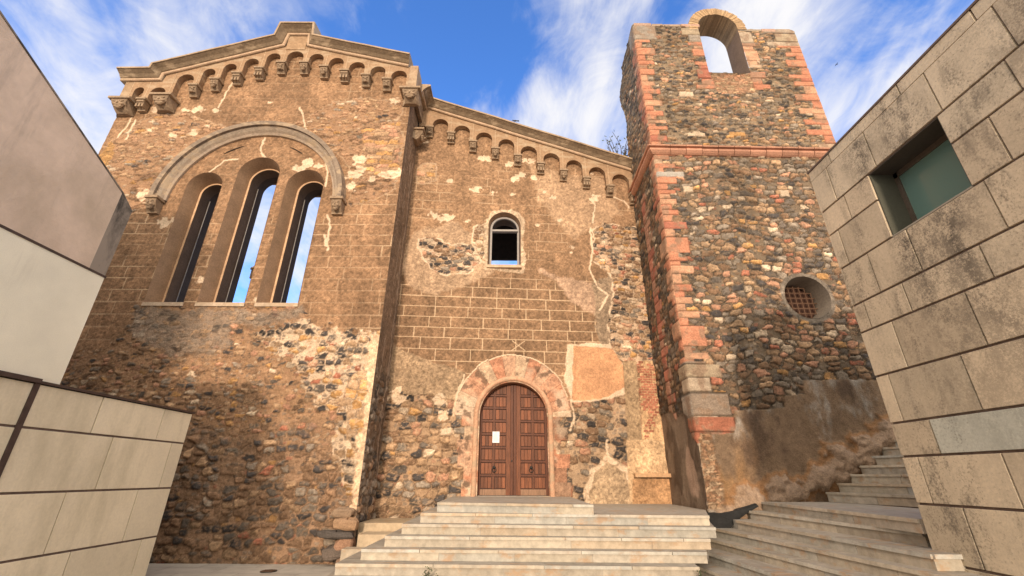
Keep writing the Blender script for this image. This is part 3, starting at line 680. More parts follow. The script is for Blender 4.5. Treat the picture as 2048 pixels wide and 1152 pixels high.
    # mortar ring round the oculus
    rr = np.hypot(x - 8.05, z - 6.32); k = (1 - ss(rr + (fbm(x, z, .2, 355, 2) - .5) * .06, .70, .76)); c2, h2 = plaster(x, z, (.20, .165, .13), 356); cc, hh = over(cc, hh, k, c2, h2 + .01)
    # darker patches towards the lower right
    dark_right = ss(fbm(x * 1.5, z * .5, 1.0, 361, 4), .45, .65) * ss(x, 6.6, 8.6) * (1 - ss(z, 5.5, 7.5))
    cc = cc * (1 - .30 * dark_right)[:, None]
    hh = hh * ss(x, TL, TL + .05)
    return cc, hh
def paint_tside(x, z):          # x is world y here
    cc, hh = tower_base(x * 1.0 + 31, z)
    cc = cc * .92; hh = hh * .6
    cc, hh = quoin(cc, hh, x, z, 10.83, 1, 311, 4.5, 16.35, .3, .5)
    cc, hh = quoin(cc, hh, x, z, 10.83, 1, 313, 16.35, 17.6, .5, .7, .5, GQ, (1, 1, 1))
    cc, hh = quoin(cc, hh, x, z, 10.83, 1, 314, 1.0, 4.5, .4, .6, .33, GQ, (1, 1, 1))
    cc, hh = quoin(cc, hh, x, z, 10.83, 1, 316, 2.55, 3.15, .3, .5, .3, [(.36, .14, .085)], (1,))
    cc, hh = quoin(cc, hh, x, z, 12.35, -1, 321, 3.2, 10.5, .25, .5, .27, [(.44, .18, .12), (.40, .22, .15), (.34, .13, .09)], (1, 1, 1))
    dq = poly_sd(x, z, [(10.8, .5), (10.8, 2.3), (11.3, 3.2), (13.5, 3.6), (13.5, .5)]) + (fbm(x, z, .4, 371, 4) - .5) * .5
    n = fbm(x, z * .7, .4, 372, 4); c2 = mix(np.broadcast_to(col(.22, .165, .12), cc.shape), col(.12, .085, .06), ss(n, .45, .65)); c2 = mix(c2, col(.42, .30, .225), 1 - ss(np.hypot((x - 11.5) * 1.4, (z - 1.9) * .8) + (n - .5) * .6, .35, .5))
    cc, hh = over(cc, hh, fill(dq), c2, (n - .5) * .06)
    hh = hh + ss(z, 11.3, 15) * ss(x, 11.5, 12.6) * .16 * np.sin(z * 1.3) ** 2
    hh = hh * ss(x, 10.838, 10.89)
    return cc, hh
def paint_ret(x, z):            # return wall of the nave block, x is world y
    cc, hh = plaster(x, z, (.20, .135, .09), 401, .3)
    c2, h2 = rubble(x, z, .28, .19, 403, [BAS, DGR, BRN, TAN, GRY], [2, 3, 3, 1, 2], (.22, .16, .11), .08, .8, .05)
    k = (1 - ss(z + (fbm(x, z, .8, 404, 3) - .5) * 2.5, 3.5, 5.5)) * ss(fbm(x, z, .7, 405, 3), .35, .5)
    cc, hh = over(cc, hh, k, c2, h2)
    cr = np.abs(fbm(x * 2.0, z * .35, .8, 406, 3) - .5); cc = mix(cc, col(.50, .40, .31), (1 - ss(cr, .004, .02)) * .65)
    cr = np.abs(x - 12.35 + (fbm(x, z, .8, 407, 3) - .5) * .25); cc = mix(cc, col(.46, .36, .28), (1 - ss(cr, .015, .04)) * (z < 12) * .7)
    hh = hh * ss(x, 11.2, 11.25)
    return cc, hh

# ------------------------------------------------------------------ CHURCH
church = empty('church', (-4, 12.9, 0), label='ruined brown church front with three tall arched lights and a wooden door', cat='church')
holes_l = [lambda a, z: arch_sd(a, z, -10.2, -9.1, 6.15, 10.06), lambda a, z: arch_sd(a, z, -8.73, -7.41, 6.15, 10.56), lambda a, z: arch_sd(a, z, -7.09, -5.93, 6.15, 10.15)]
dom_l = [(-13.45, -.05), (-3.55, -.05), (-3.55, 15.05), (-7.54, 16.15), (-7.6, 16.62), (-8.2, 16.62), (-8.28, 16.12), (-12.2, 14.62), (-12.25, 14.34), (-13.45, 14.34)]
sheet('nave_wall', LEFT, -13.47, -3.53, -.06, 16.65, .0225, paint_left, church, M_WALL, dom_l, holes_l)
holes_m = [lambda a, z: arch_sd(a, z, -.90, 1.03, .9, 3.40), lambda a, z: arch_sd(a, z, -.82, .29, 8.19, 9.73)]
dom_m = [(-3.72, .3), (4.62, .3), (4.62, 12.3), (-3.6, 14.75)]
sheet('aisle_wall', MID, -3.72, 4.62, .3, 14.8, .019, paint_mid, church, M_WALL, [(-3.6, .35), (4.6, .35), (4.6, 12.2), (-3.6, 14.72)], holes_m)
sheet('return_wall', Side(-3.55, 1), 11.2, 12.68, -.05, 15.1, .028, paint_ret, church, M_WALL)
# the thickness of the walls behind: far faces and ends
mb = MB()
def plate(pl_y, dom, c):
    v = [(a, pl_y, z) for a, z in dom]; mb.add(v, [tuple(range(len(v)))], c)
BK = (.24, .16, .10)
for a0, a1, z0, z1 in ((-13.45, -10.1, 0, 14.2), (-10.1, -9.15, 0, 6.2), (-10.1, -9.15, 10.4, 15), (-9.15, -8.6, 0, 15.4), (-8.6, -7.5, 0, 6.2), (-8.6, -7.5, 11.0, 15.8), (-7.5, -7.0, 0, 15.6), (-7.0, -6.0, 0, 6.2), (-7.0, -6.0, 10.5, 15.4), (-6.0, -3.6, 0, 14.9)):
    mb.box((a0, 12.30, z0), (a1, 12.36, z1), BK)
mb.box((-13.45, 11.27, 0), (-13.38, 12.62, 14.2), BK)
mb.box((-3.62, 12.7, 13.5), (-3.57, 13.0, 15.0), BK)
mb.build('wall_core', M_REV, church)

def arch_pts(x0, x1, zb, zs, n=24):
    cx = (x0 + x1) / 2; r = (x1 - x0) / 2
    return [(x0, zb)] + [(cx - r * math.cos(PI * i / n), zs + r * math.sin(PI * i / n)) for i in range(n + 1)] + [(x1, zb)]
def reveal(mb, pl, A, dA, B, dB, c):
    ra = [pl.P(a, z, dA) for a, z in A]; rb = [pl.P(a, z, dB) for a, z in B]
    ra.append(ra[0]); rb.append(rb[0]); mb.grid([ra, rb], c)
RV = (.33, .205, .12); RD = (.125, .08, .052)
for (x0, x1, zs) in ((-10.2, -9.1, 10.06), (-8.73, -7.41, 10.56), (-7.09, -5.93, 10.15)):
    mb = MB()
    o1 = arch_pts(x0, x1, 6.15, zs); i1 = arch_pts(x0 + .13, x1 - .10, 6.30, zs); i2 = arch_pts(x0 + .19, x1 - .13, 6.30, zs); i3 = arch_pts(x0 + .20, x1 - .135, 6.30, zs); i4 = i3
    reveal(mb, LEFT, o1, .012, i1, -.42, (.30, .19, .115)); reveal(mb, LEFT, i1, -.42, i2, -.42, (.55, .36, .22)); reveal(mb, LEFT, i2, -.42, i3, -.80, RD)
    reveal(mb, LEFT, i4, -.80, i4, -1.13, (.075, .05, .035))  # reveal colours darken with depth, standing in for the recess shade
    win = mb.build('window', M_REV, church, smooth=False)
    s = MB(); s.add([LEFT.P(x0 - .02, 6.17, .03), LEFT.P(x1 + .02, 6.17, .03), LEFT.P(x1 - .12, 6.34, -.44), LEFT.P(x0 + .16, 6.34, -.44), LEFT.P(x0 - .02, 6.06, .03), LEFT.P(x1 + .02, 6.06, .03), LEFT.P(x1 - .12, 6.06, -.44), LEFT.P(x0 + .16, 6.06, -.44)],
          [(0, 1, 2, 3), (0, 4, 5, 1), (1, 5, 6, 2), (3, 2, 6, 7), (0, 3, 7, 4)], (.52, .40, .29)); s.build('window_sill', M_TRIM, win)
    s = MB(); s.tube([LEFT.P(x0 + .225, 6.3, -.80), LEFT.P(x0 + .225, zs, -.80)], .013, (1, 1, 1)); s.build('glazing_bar', M_FRAME, win)
# carved head seen through the middle light
def corbel_mesh(kind, big=False):
    mb = MB(); w2, h, dp = (.36, .52, .46) if big else (.165, .47, .30)
    cst = (.33, .235, .155); cd2 = (.27, .19, .125)
    mb.box((-w2 - .03, -dp - .03, -.085), (w2 + .03, 0, 0), cst)
    # body tapering back towards the wall
    prof = [(dp * .95, -.085), (dp * .9, -h * .45), (dp * .6, -h * .8), (dp * .32, -h)]
    L_, R_ = [], []
    for dpt, z in prof:
        ww = w2 * (1 if not big else (.95 + z * .7))
        L_.append((-ww * .92, -dpt, z)); R_.append((ww * .92, -dpt, z))
    mb.grid([L_, R_], cd2)
    mb.add(L_ + [(-w2 * .9, 0, -h), (-w2 * .9, 0, -.085)], [(0, 1, 2, 3, 4, 5)], cd2); mb.add(R_ + [(w2 * .9, 0, -h), (w2 * .9, 0, -.085)], [(5, 4, 3, 2, 1, 0)], cd2)
    mb.add([L_[-1], R_[-1], (w2 * .9, 0, -h), (-w2 * .9, 0, -h)], [(0, 1, 2, 3)], cd2)
    if not big: mb.box((-w2 * .95, -dp * .36, -h - .03), (w2 * .95, 0, -h + .04), cst)
    f = w2 / .205; g_ = 1 if big else .8
    if kind == 0:   # mask: brow, eyes, nose, cheeks, chin
        mb.ball((0, -dp * .80, -.27), (.13 * f, .10, .17), cst, 10)
        for sx in (-1, 1):
            mb.ball((sx * .055 * f, -dp * .80 - .075, -.22), (.04 * f, .03, .022), cst); mb.ball((sx * .075 * f, -dp * .8 - .06, -.31), (.045 * f, .04, .045), cst)
            mb.ball((sx * .13 * f, -dp * .72, -.27), (.035, .05, .06), cd2); mb.tube([(sx * .02 * f, -dp * .8 - .09, -.19), (sx * .10 * f, -dp * .8 - .07, -.175)], .018, cst)
        mb.ball((0, -dp * .80 - .11, -.265), (.025 * f, .035, .055), cst); mb.ball((0, -dp * .76 - .08, -.36), (.06 * f, .03, .016), cd2); mb.ball((0, -dp * .70 - .04, -.42), (.06 * f, .05, .035), cst)
    elif kind == 1:  # scroll of leaves
        for k in range(2):
            sx = 1 if k else -1
            P = [(sx * (.035 + .075 * math.cos(t)), -dp * (.98 - .25 * j / 14), -.17 - .018 * j + .03 * math.sin(t)) for j, t in enumerate(np.linspace(0, 7.5, 14))]
            mb.tube(P, .024, cst)
        mb.ball((0, -dp * .85, -.36), (.09, .06, .05), cst); mb.ball((-.1, -dp * .9, -.14), (.04, .04, .035), cst); mb.ball((.1, -dp * .9, -.14), (.04, .04, .035), cst)
    else:           # stepped fluted block
        mb.box((-.14, -dp * 1.0, -.19), (.14, -dp * .5, -.12), cst); 
        for sx in (-.12, 0, .12): mb.box((sx - .035, -dp * .92, -.42), (sx + .035, -dp * .4, -.27), cst)
        mb.ball((-.1, -dp * .8, -.245), (.04, .07, .035), cst); mb.ball((.1, -dp * .8, -.245), (.04, .07, .035), cst)
    me = bpy.data.meshes.new('corbel'); o = mb.build('corbel', M_TRIM, None); me = o.data; bpy.data.objects.remove(o); return me
CM = [corbel_mesh(i) for i in range(3)]; CB = corbel_mesh(0, True)
def place(me, loc, rz=0, sc=1, name='corbel', parent=church):
    o = bpy.data.objects.new(name, me); C.objects.link(o); o.location = loc; o.rotation_euler = (0, 0, rz); o.scale = (sc,) * 3
    o.parent = parent; o.matrix_parent_inverse = parent.matrix_world.inverted(); return o

# ---- cornices
def sweep(mb, pl, path, prof, cols, caps=True):
    P = [Vector((a, z)) for a, z in path]; n = len(P); rows = []
    nr = []
    for i in range(n - 1):
        t = (P[i + 1] - P[i]).normalized(); nr.append(Vector((-t.y, t.x)))
    for i in range(n):
        if i == 0: m = nr[0]
        elif i == n - 1: m = nr[-1]
        else:
            m = (nr[i - 1] + nr[i]); m = m / max(.35, (1 + nr[i - 1].dot(nr[i])))
        rows.append([pl.P(P[i].x + m.x * h, P[i].y + m.y * h, dd) for dd, h in prof])
    for i in range(n - 1):
        for j in range(len(prof) - 1):
            mb.add([rows[i][j], rows[i + 1][j], rows[i + 1][j + 1], rows[i][j + 1]], [(0, 1, 2, 3)], cols[j])
    if caps: mb.add(rows[0], [tuple(range(len(prof)))], cols[0]); mb.add(rows[-1], [tuple(range(len(prof)))], cols[0])
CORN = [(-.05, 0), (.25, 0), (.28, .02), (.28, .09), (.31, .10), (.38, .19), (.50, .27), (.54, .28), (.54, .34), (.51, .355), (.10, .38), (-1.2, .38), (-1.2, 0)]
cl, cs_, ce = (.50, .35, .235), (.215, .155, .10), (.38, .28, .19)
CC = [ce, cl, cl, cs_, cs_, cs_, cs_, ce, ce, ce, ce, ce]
def densify(path, step=.7, jit=.012):
    out = [path[0]]
    for a, b in zip(path[:-1], path[1:]):
        L0 = math.dist(a, b); k = max(1, int(L0 / step))
        for i in range(1, k + 1):
            t = i / k; j = (random.random() - .5) * jit * 2 if i < k else 0
            out.append((a[0] + (b[0] - a[0]) * t, a[1] + (b[1] - a[1]) * t + j))
    return out
path_l = [(-13.62, 14.30), (-12.22, 14.34), (-12.20, 14.62), (-8.31, 16.10), (-8.24, 16.66), (-7.58, 16.66), (-7.51, 16.10), (-3.72, 15.08)]
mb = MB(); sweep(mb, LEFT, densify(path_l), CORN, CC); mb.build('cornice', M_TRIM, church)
SR = Side(-3.55, 1)
CORN2 = [(d_, h_) for d_, h_ in CORN[:-2]] + [(-.6, .62), (-.6, 0)]
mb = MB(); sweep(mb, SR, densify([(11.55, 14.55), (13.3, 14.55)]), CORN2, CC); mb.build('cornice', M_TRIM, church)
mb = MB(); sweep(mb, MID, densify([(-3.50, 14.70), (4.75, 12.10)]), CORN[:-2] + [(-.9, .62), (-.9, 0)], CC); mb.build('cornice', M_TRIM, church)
# light joints patched across the cornice edge
# ---- corbel table: one arch plate per bay
def bay(mb, pl, a, b, rail, dp=.20, hw=.17, drop=.34, c=(.35, .225, .135), seed=0):
    (xa, za), (xb, zb) = a, b; r = (xb - xa) / 2 - hw; xm = (xa + xb) / 2
    zc = rail(xm) - drop; zs = zc - r
    ar = [(xm - r * math.cos(PI * i / 16), zs + r * math.sin(PI * i / 16)) for i in range(17)]
    lo = [(xa, za), (xa + hw, za)] + ar + [(xb - hw, zb), (xb, zb)]
    tops = [(p[0], rail(p[0]) + .03) for p in lo]
    for i in range(len(lo) - 1):
        if abs(tops[i][0] - tops[i + 1][0]) > 1e-5:
            mb.add([pl.P(*lo[i], dp), pl.P(*lo[i + 1], dp), pl.P(*tops[i + 1], dp), pl.P(*tops[i], dp)], [(0, 1, 2, 3)], c)
    for i in range(len(lo) - 1):
        mb.add([pl.P(*lo[i], dp), pl.P(*lo[i], -.02), pl.P(*lo[i + 1], -.02), pl.P(*lo[i + 1], dp)], [(0, 1, 2, 3)], (.30, .19, .115))
    for (q, t) in ((lo[0], tops[0]), (lo[-1], tops[-1])):
        mb.add([pl.P(*q, dp), pl.P(*t, dp), pl.P(*t, -.02), pl.P(*q, -.02)], [(0, 1, 2, 3)], c)
    # incised joint line rising from the springer
    mb.box(tuple(np.minimum(pl.P(xa - .008, za, dp + .002), pl.P(xa + .008, rail(xa), dp + .006))), tuple(np.maximum(pl.P(xa - .008, za, dp + .002), pl.P(xa + .008, rail(xa), dp + .006))), (.52, .38, .25))
def rail_l(x):
    if x < -12.2: return 14.32
    if x < -8.3: return 14.62 + (x + 12.2) * (16.10 - 14.62) / 3.89
    if x < -7.55: return 16.1
    return 16.10 - (x + 7.51) * (1.02 / 3.79)
cl_px = [(239, 198), (281, 193), (327, 191), (385, 165), (428, 153), (472, 141), (517, 131), (561, 120), (607, 120), (647, 128), (688, 136), (731, 145), (773, 153), (821, 178)]
P10 = Front(10.88); cpos = [P10.at(*p) for p in cl_px]
cpos[0] = (-13.15, cpos[0][1]); cpos[-1] = (-3.62, cpos[-1][1])
mb = MB()
for i in range(len(cpos) - 1):
    bay(mb, LEFT, cpos[i], cpos[i + 1], rail_l, drop=.22 if i > 1 else .26, hw=.115)
zc = cpos[-1][1]; mb.box((-3.64, 10.95, zc), (-3.36, 11.6, 15.12), (.37, .255, .165)); mb.box((-3.52, 11.6, zc), (-3.40, 12.9, 14.56), (.22, .15, .10))
zc = cpos[0][1]; mb.box((-13.45, 11.0, zc), (-13.15, 12.4, 14.32), (.35, .24, .15))
mb.box((-8.26, 10.98, 15.95), (-7.56, 11.15, 16.64), (.36, .235, .14))
mb.build('arcade_frieze', M_TRIM, church)
for i, (a, z) in enumerate(cpos):
    if i in (0, 2, len(cpos) - 1): place(CB, (a + (.12 if i == len(cpos) - 1 else 0), 11.19, z), 0, .92)
    else: place(CM[(i * 2 + (i // 3)) % 3], (a, 11.18, z), 0, .86)
place(CB, (-3.56, 12.2, 13.2), PI / 2, .8)
cm_px = [(858, 250), (901, 262), (945, 279), (990, 293), (1035, 307), (1081, 323), (1127, 337), (1173, 352), (1220, 368), (1268, 384)]
P12 = Front(12.62, .08); mpos = [P12.at(*p) for p in cm_px]
def rail_m(x): return 14.70 - (x + 3.5) * (2.60 / 8.25)
mb = MB()
for i in range(len(mpos) - 1): bay(mb, MID, mpos[i], mpos[i + 1], rail_m, drop=.28, hw=.12)
bx0 = mpos[0]; mb.box((-3.5, 12.42, bx0[1]), (bx0[0], 12.7, rail_m(-3.3)), (.35, .225, .135))
bx0 = mpos[-1]; mb.box((bx0[0], 13.04, bx0[1]), (4.72, 13.2, rail_m(4.6)), (.35, .225, .135))
mb.build('arcade_frieze', M_TRIM, church)
for i, (a, z) in enumerate(mpos): place(CM[(1, 2, 1, 0, 1, 2, 0, 2, 1, 2)[i]], MID.P(a, z, .01), math.atan(.08), .80)

# ---- hood mould over the three lights
mb = MB(); hc = (-8.09, 9.50); n = 60
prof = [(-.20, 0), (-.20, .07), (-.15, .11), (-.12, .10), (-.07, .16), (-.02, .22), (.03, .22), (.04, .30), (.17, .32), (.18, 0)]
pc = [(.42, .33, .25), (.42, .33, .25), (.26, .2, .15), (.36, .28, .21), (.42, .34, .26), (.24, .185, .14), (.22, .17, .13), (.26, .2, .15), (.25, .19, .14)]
rows = []
for i in range(n + 1):
    t = PI - PI * i / n
    rows.append([LEFT.P(hc[0] + (2.74 + r) * math.cos(t), hc[1] + (2.74 + r) * math.sin(t) * 1.02, dd) for r, dd in prof])
for i in range(n):
    for j in range(len(prof) - 1):
        s_ = .85 + .3 * random.random() if i % 5 == 0 else 1
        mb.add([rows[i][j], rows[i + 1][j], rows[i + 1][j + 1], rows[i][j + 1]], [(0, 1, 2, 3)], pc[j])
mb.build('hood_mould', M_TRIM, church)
for a in (-10.90, -5.30): place(CM[0], LEFT.P(a + .03 if a < -8 else a, 9.52, .0), 0, 1.0)
# dark incised arcs beside the middle light
for a0, a1 in ((2.25, 1.93), (1.17, .90)):
    mb = MB(); mb.tube([LEFT.P(-8.09 + 2.05 * math.cos(t), 9.75 + 2.05 * math.sin(t), .012) for t in np.linspace(a0, a1, 10)], [.006, .014, .018, .02, .02, .02, .02, .018, .014, .006], (.05, .035, .025))
    mb.build('incised_arc', M_REV, church)
place(CB, (-8.38, 12.95, 8.0), PI / 2 * .6, .7)

# ---- aisle window
mb = MB(); o1 = arch_pts(-.82, .29, 8.19, 9.73); i1 = arch_pts(-.78, .25, 8.2, 9.72); i2 = arch_pts(-.72, .19, 8.2, 9.70)
reveal(mb, MID, o1, .015, i1, -.28, (.34, .22, .14)); reveal(mb, MID, i1, -.28, i1, -.8, (.10, .065, .045))  # darker inner depth puts the recess shade into the colour
win = mb.build('window', M_REV, church)
mb = MB(); fr = arch_pts(-.765, .235, 8.2, 9.72); fi = arch_pts(-.70, .17, 8.26, 9.72)
reveal(mb, MID, fr, -.20, fi, -.20, (1, 1, 1)); reveal(mb, MID, fi, -.20, fi, -.27, (1, 1, 1)); reveal(mb, MID, fr, -.20, fr, -.27, (1, 1, 1)); reveal(mb, MID, fr, -.27, fi, -.27, (1, 1, 1))
a = MID.P(-.72, 9.62, -.195); b2 = MID.P(.19, 9.69, -.26); mb.box((a[0], a[1], a[2]), (b2[0], b2[1], b2[2]))
mb.build('window_frame', M_FRAME, win)
mb = MB(); a = MID.P(-.84, 8.10, .05); b2 = MID.P(.31, 8.20, -.3); mb.box(a, (b2[0], b2[1] + .08, b2[2]), (.55, .40, .27)); mb.build('window_sill', M_TRIM, win)
# vault remains behind the aisle wall, their darkness put into the colour
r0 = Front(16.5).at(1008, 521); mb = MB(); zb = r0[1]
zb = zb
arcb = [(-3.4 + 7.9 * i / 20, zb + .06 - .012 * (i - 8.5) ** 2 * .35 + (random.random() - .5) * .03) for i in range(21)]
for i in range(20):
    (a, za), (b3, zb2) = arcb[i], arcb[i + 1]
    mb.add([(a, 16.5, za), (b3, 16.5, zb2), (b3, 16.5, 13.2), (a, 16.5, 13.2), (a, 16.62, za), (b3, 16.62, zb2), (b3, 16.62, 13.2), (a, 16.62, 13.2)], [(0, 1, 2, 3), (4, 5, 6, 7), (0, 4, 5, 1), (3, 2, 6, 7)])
mb.add([(-3.5, 13.4, 13.7), (4.4, 13.4, 11.6), (4.4, 17.2, 11.6), (-3.5, 17.2, 13.2)], [(0, 1, 2, 3)]); mb.build('vault_remains', M_DARKIN, church)  # unseen roof plane added to block the sky and keep this dark

# ---- door
mb = MB(); o1 = arch_pts(-.90, 1.03, .9, 3.40, 32); reveal(mb, MID, o1, .03, o1, -.34, (.33, .17, .11)); mb.build('door_reveal', M_REV, church)
rows = []
for (a, z), (an, zn) in zip(arch_pts(-.93, 1.06, 1.28, 3.40, 32), arch_pts(-1.07, 1.20, 1.28, 3.40, 32)):
    q = []
    for k in range(9):
        t = PI * k / 8; f = .5 - .5 * math.cos(t)
        q.append(MID.P(a + (an - a) * f, z + (zn - z) * f, .03 + .065 * math.sin(t)))
    rows.append(q)
mb = MB(); mb.grid(rows, (.56, .33, .21)); mb.build('roll_moulding', M_TRIM, church, smooth=True)
WD = (.105, .036, .017); W2 = (.15, .052, .022); W3 = (.06, .022, .012)
def dbox(mb, x0, x1, z0, z1, d0, d1, c):
    a = MID.P(x0, z0, d1); b = MID.P(x1, z1, d0)
    ya = MID.P(x0, z0, d1)[1]; yb = MID.P(x1, z0, d1)[1]; yc = MID.P(x1, z0, d0)[1]; yd = MID.P(x0, z0, d0)[1]
    v = [(x0, ya, z0), (x1, yb, z0), (x1, yc, z0), (x0, yd, z0), (x0, ya, z1), (x1, yb, z1), (x1, yc, z1), (x0, yd, z1)]
    mb.add(v, [(0, 3, 2, 1), (4, 5, 6, 7), (0, 1, 5, 4), (1, 2, 6, 5), (2, 3, 7, 6), (3, 0, 4, 7)], c)
rd = random.Random(3)
for sgn, x0, x1 in ((0, -.91, .060), (1, .070, 1.04)):
    mb = MB(); zb, zt = 1.325, 4.40
    dbox(mb, x0, x1, zb, zt, -.34, -.30, W3)
    stile = .20; inn0, inn1 = (x0 + .06, x1 - stile) if sgn == 0 else (x0 + stile, x1 - .06)
    c = (WD[0] * .9, WD[1] * .9, WD[2]) 
    if sgn == 0: dbox(mb, x1 - stile + .0, x1 - .08, zb, zt, -.30, -.255, W2); dbox(mb, x1 - .078, x1, zb, zt, -.30, -.235, WD); dbox(mb, x0, x0 + .06, zb, zt, -.30, -.255, WD)
    else: dbox(mb, x0 + .08, x0 + stile, zb, zt, -.30, -.255, W2); dbox(mb, x0, x0 + .078, zb, zt, -.30, -.235, WD); dbox(mb, x1 - .06, x1, zb, zt, -.30, -.255, WD)
    rowsz = np.linspace(zb + .16, zt, 9)
    dbox(mb, inn0, inn1, zb, zb + .15, -.30, -.255, (.26, .15, .09))
    for i in range(8):
        z0, z1 = rowsz[i], rowsz[i + 1]
        dbox(mb, inn0, inn1, z1 - .055, z1, -.30, -.255, WD)
        xm = (inn0 + inn1) / 2
        dbox(mb, xm - .035, xm + .035, z0, z1 - .055, -.30, -.268, (WD[0] * 1.1, WD[1] * 1.1, WD[2]))
        for (p0, p1) in ((inn0 + .012, xm - .045), (xm + .045, inn1 - .012)):
            k = 3; wv = (p1 - p0) / k
            for q in range(k):
                s_ = .65 + .9 * rd.random(); dbox(mb, p0 + q * wv + .004, p0 + (q + 1) * wv - .004, z0 + .018, z1 - .073, -.30, -.276 + .006 * rd.random(), (W2[0] * s_, W2[1] * s_, W2[2] * s_))
    leaf = mb.build('door_leaf', M_WOOD, church, bevel=.004)
    hx = MID.at(987, 922) if sgn == 0 else MID.at(1065, 922)
    X = -.47 if sgn == 0 else .57; Z = 2.02; h = MB()
    h.tube([MID.P(X + .055 * math.sin(t), Z - .055 - .055 * math.cos(t) + .0, -.225) for t in np.linspace(0, 2 * PI, 17)[:-1]], .011, closed=True); h.ball(MID.P(X, Z + .01, -.245), (.045, .02, .045), n=10)
    h.ball(MID.P(X, Z + .002, -.225), (.018, .025, .018)); h.build('door_ring', M_IRON, leaf, smooth=True)
    if sgn == 0:
        k = MB(); k.ball(MID.P(x1 - .035, 2.20, -.232), (.02, .008, .035)); k.build('keyhole_plate', M_IRON, leaf)
mb = MB(); dbox(mb, -.95, 1.08, 1.3, 4.45, -.40, -.345, (.03, .012, .008)); mb.build('dark_gap_board', M_WOOD, church)  # dark board added behind the leaves so their gap looks shaded
mb = MB(); a = MID.P(-.93, 1.29, .02); mb.box((a[0], a[1], 1.27), (1.06, a[1] + .42, 1.322), (.30, .26, .22)); mb.build('door_sill', M_TRIM, church)
# notice
pn = empty('paper_notice', MID.P(-.43, 2.87, -.25), label='white printed sheet of paper fixed to the left door leaf', cat='notice')
mb = MB(); dbox(mb, -.535, -.335, 2.68, 2.985, -.252, -.248, (1, 1, 1)); mb.build('sheet', M_PAPER, pn)
mb = MB()
dbox(mb, -.448, -.422, 2.935, 2.96, -.248, -.2465, (1, 1, 1))
for i in range(9):
    z = 2.90 - i * .021; dbox(mb, -.505 + (.02 if i == 0 else 0), -.36 - .05 * rd.random(), z, z + .006, -.248, -.2465, (1, 1, 1))
mb.build('printed_lines', M_INK, pn)
# stone ledge right of the door
a = MID.at(1268, 949); mb = MB(); dbox(mb, 3.42, 4.52, 1.80, 1.90, .0, .22, (.58, .36, .20)); mb.build('stone_ledge', M_TRIM, church, bevel=.012)
# broken foot of the nave corner
def rock(mb, c0, r, c, seed):
    rr = random.Random(seed); n = 12; v = []; f = []; m = 7
    ph = [rr.uniform(0, 6) for _ in range(6)]
    for i in range(m + 1):
        th = PI * i / m
        for j in range(n):
            p = 2 * PI * j / n
            k = 1 + .16 * math.sin(2 * p + ph[0] + th) + .12 * math.sin(3 * p + ph[1]) * math.sin(2 * th + ph[2]) + .07 * rr.uniform(-1, 1)
            sq = lambda t: math.copysign(abs(t) ** .6, t)
            v.append((c0[0] + r[0] * k * sq(math.sin(th)) * sq(math.cos(p)), c0[1] + r[1] * k * sq(math.sin(th)) * sq(math.sin(p)), c0[2] + r[2] * k * sq(math.cos(th))))
    for i in range(m):
        for j in range(n): f.append((i * n + j, i * n + n + j, i * n + n + (j + 1) % n, i * n + (j + 1) % n))
    mb.add(v, f, c)
mb = MB()
for i, (a, y, z, r, c) in enumerate(((-3.80, 11.12, 1.02, (.30, .14, .10), (.30, .21, .14)), (-3.66, 11.02, .80, (.24, .20, .12), (.36, .23, .14)), (-3.86, 11.0, .60, (.38, .16, .08), (.10, .085, .075)),
        (-3.64, 11.05, .42, (.22, .16, .12), (.34, .2, .13)), (-3.86, 11.06, .24, (.26, .15, .13), (.14, .11, .09)), (-3.6, 11.1, .12, (.2, .14, .11), (.3, .2, .14)))):
    rock(mb, (a, y, z), r, c, 30 + i)
mb.build('corner_stone', M_WALL, church)

# ------------------------------------------------------------------ BELL TOWER
tower = empty('bell_tower', (7.4, 11.8, 0), label='rubble bell tower with pink corner stones and an open arch at the top', cat='tower')
def oc(a, z): return np.hypot(a - 8.05, (z - 6.32)) - .62
rt = np.random.RandomState(4)
top = [(TR, 17.0)] + [(TR - .1 - i * .25, 17.02 + rt.rand() * .07) for i in range(8)] + [(8.42, 17.1), (8.28, 17.3)]
topc = [(TL + 2.28 - i * .24, 17.14 + rt.rand() * .07) for i in range(9)]
dom_t = [(TL, .9), (TR, .9)] + top + [(8.3, 17.1), (6.8, 17.15)] + topc + [(TL, 17.2)]
holes_t = [oc, lambda a, z: arch_sd(a, z, 6.83, 8.30, 14.78, 17.10)]
sheet('front_wall', TOW, TL, TR + .01, .9, 17.35, .023, paint_tower, tower, M_WALL, dom_t, holes_t)
TSD = Side(TL, -1)
def wl(z): return 12.62
dom_s = [(10.838, .6), (13.3, .6), (13.3, 12.2), (12.75, 13.4), (12.9, 14.6), (12.85, 15.6), (12.6, 16.2), (12.62, 17.1), (12.0, 17.15), (10.838, 17.2)]
sheet('side_wall', TSD, 10.838, 13.3, .6, 17.2, .032, paint_tside, tower, M_WALL, dom_s)
mb = MB(); TB = (.25, .19, .14)
mb.box((TL + .05, 12.5, .9), (TR, 12.6, 14.7), TB); mb.box((TL + .05, 12.5, 14.7), (6.7, 12.6, 17.05), TB); mb.box((9.35, 12.5, 14.7), (TR, 12.6, 17.0), TB)
mb.box((TR - .03, 11.02, .9), (TR, 12.5, 16.95), TB); mb.box((TL + .05, 11.0, 17.0), (6.8, 12.5, 17.06), TB); mb.box((8.4, 11.0, 16.92), (TR, 11.7, 16.98), TB)
mb.build('rear_wall', M_REV, tower)
mb = MB(); A = arch_pts(6.83, 8.30, 14.78, 17.10, 24); reveal(mb, TOW, A, .02, A, -.85, (.28, .19, .13)); mb.build('arch_reveal', M_WALL, tower)
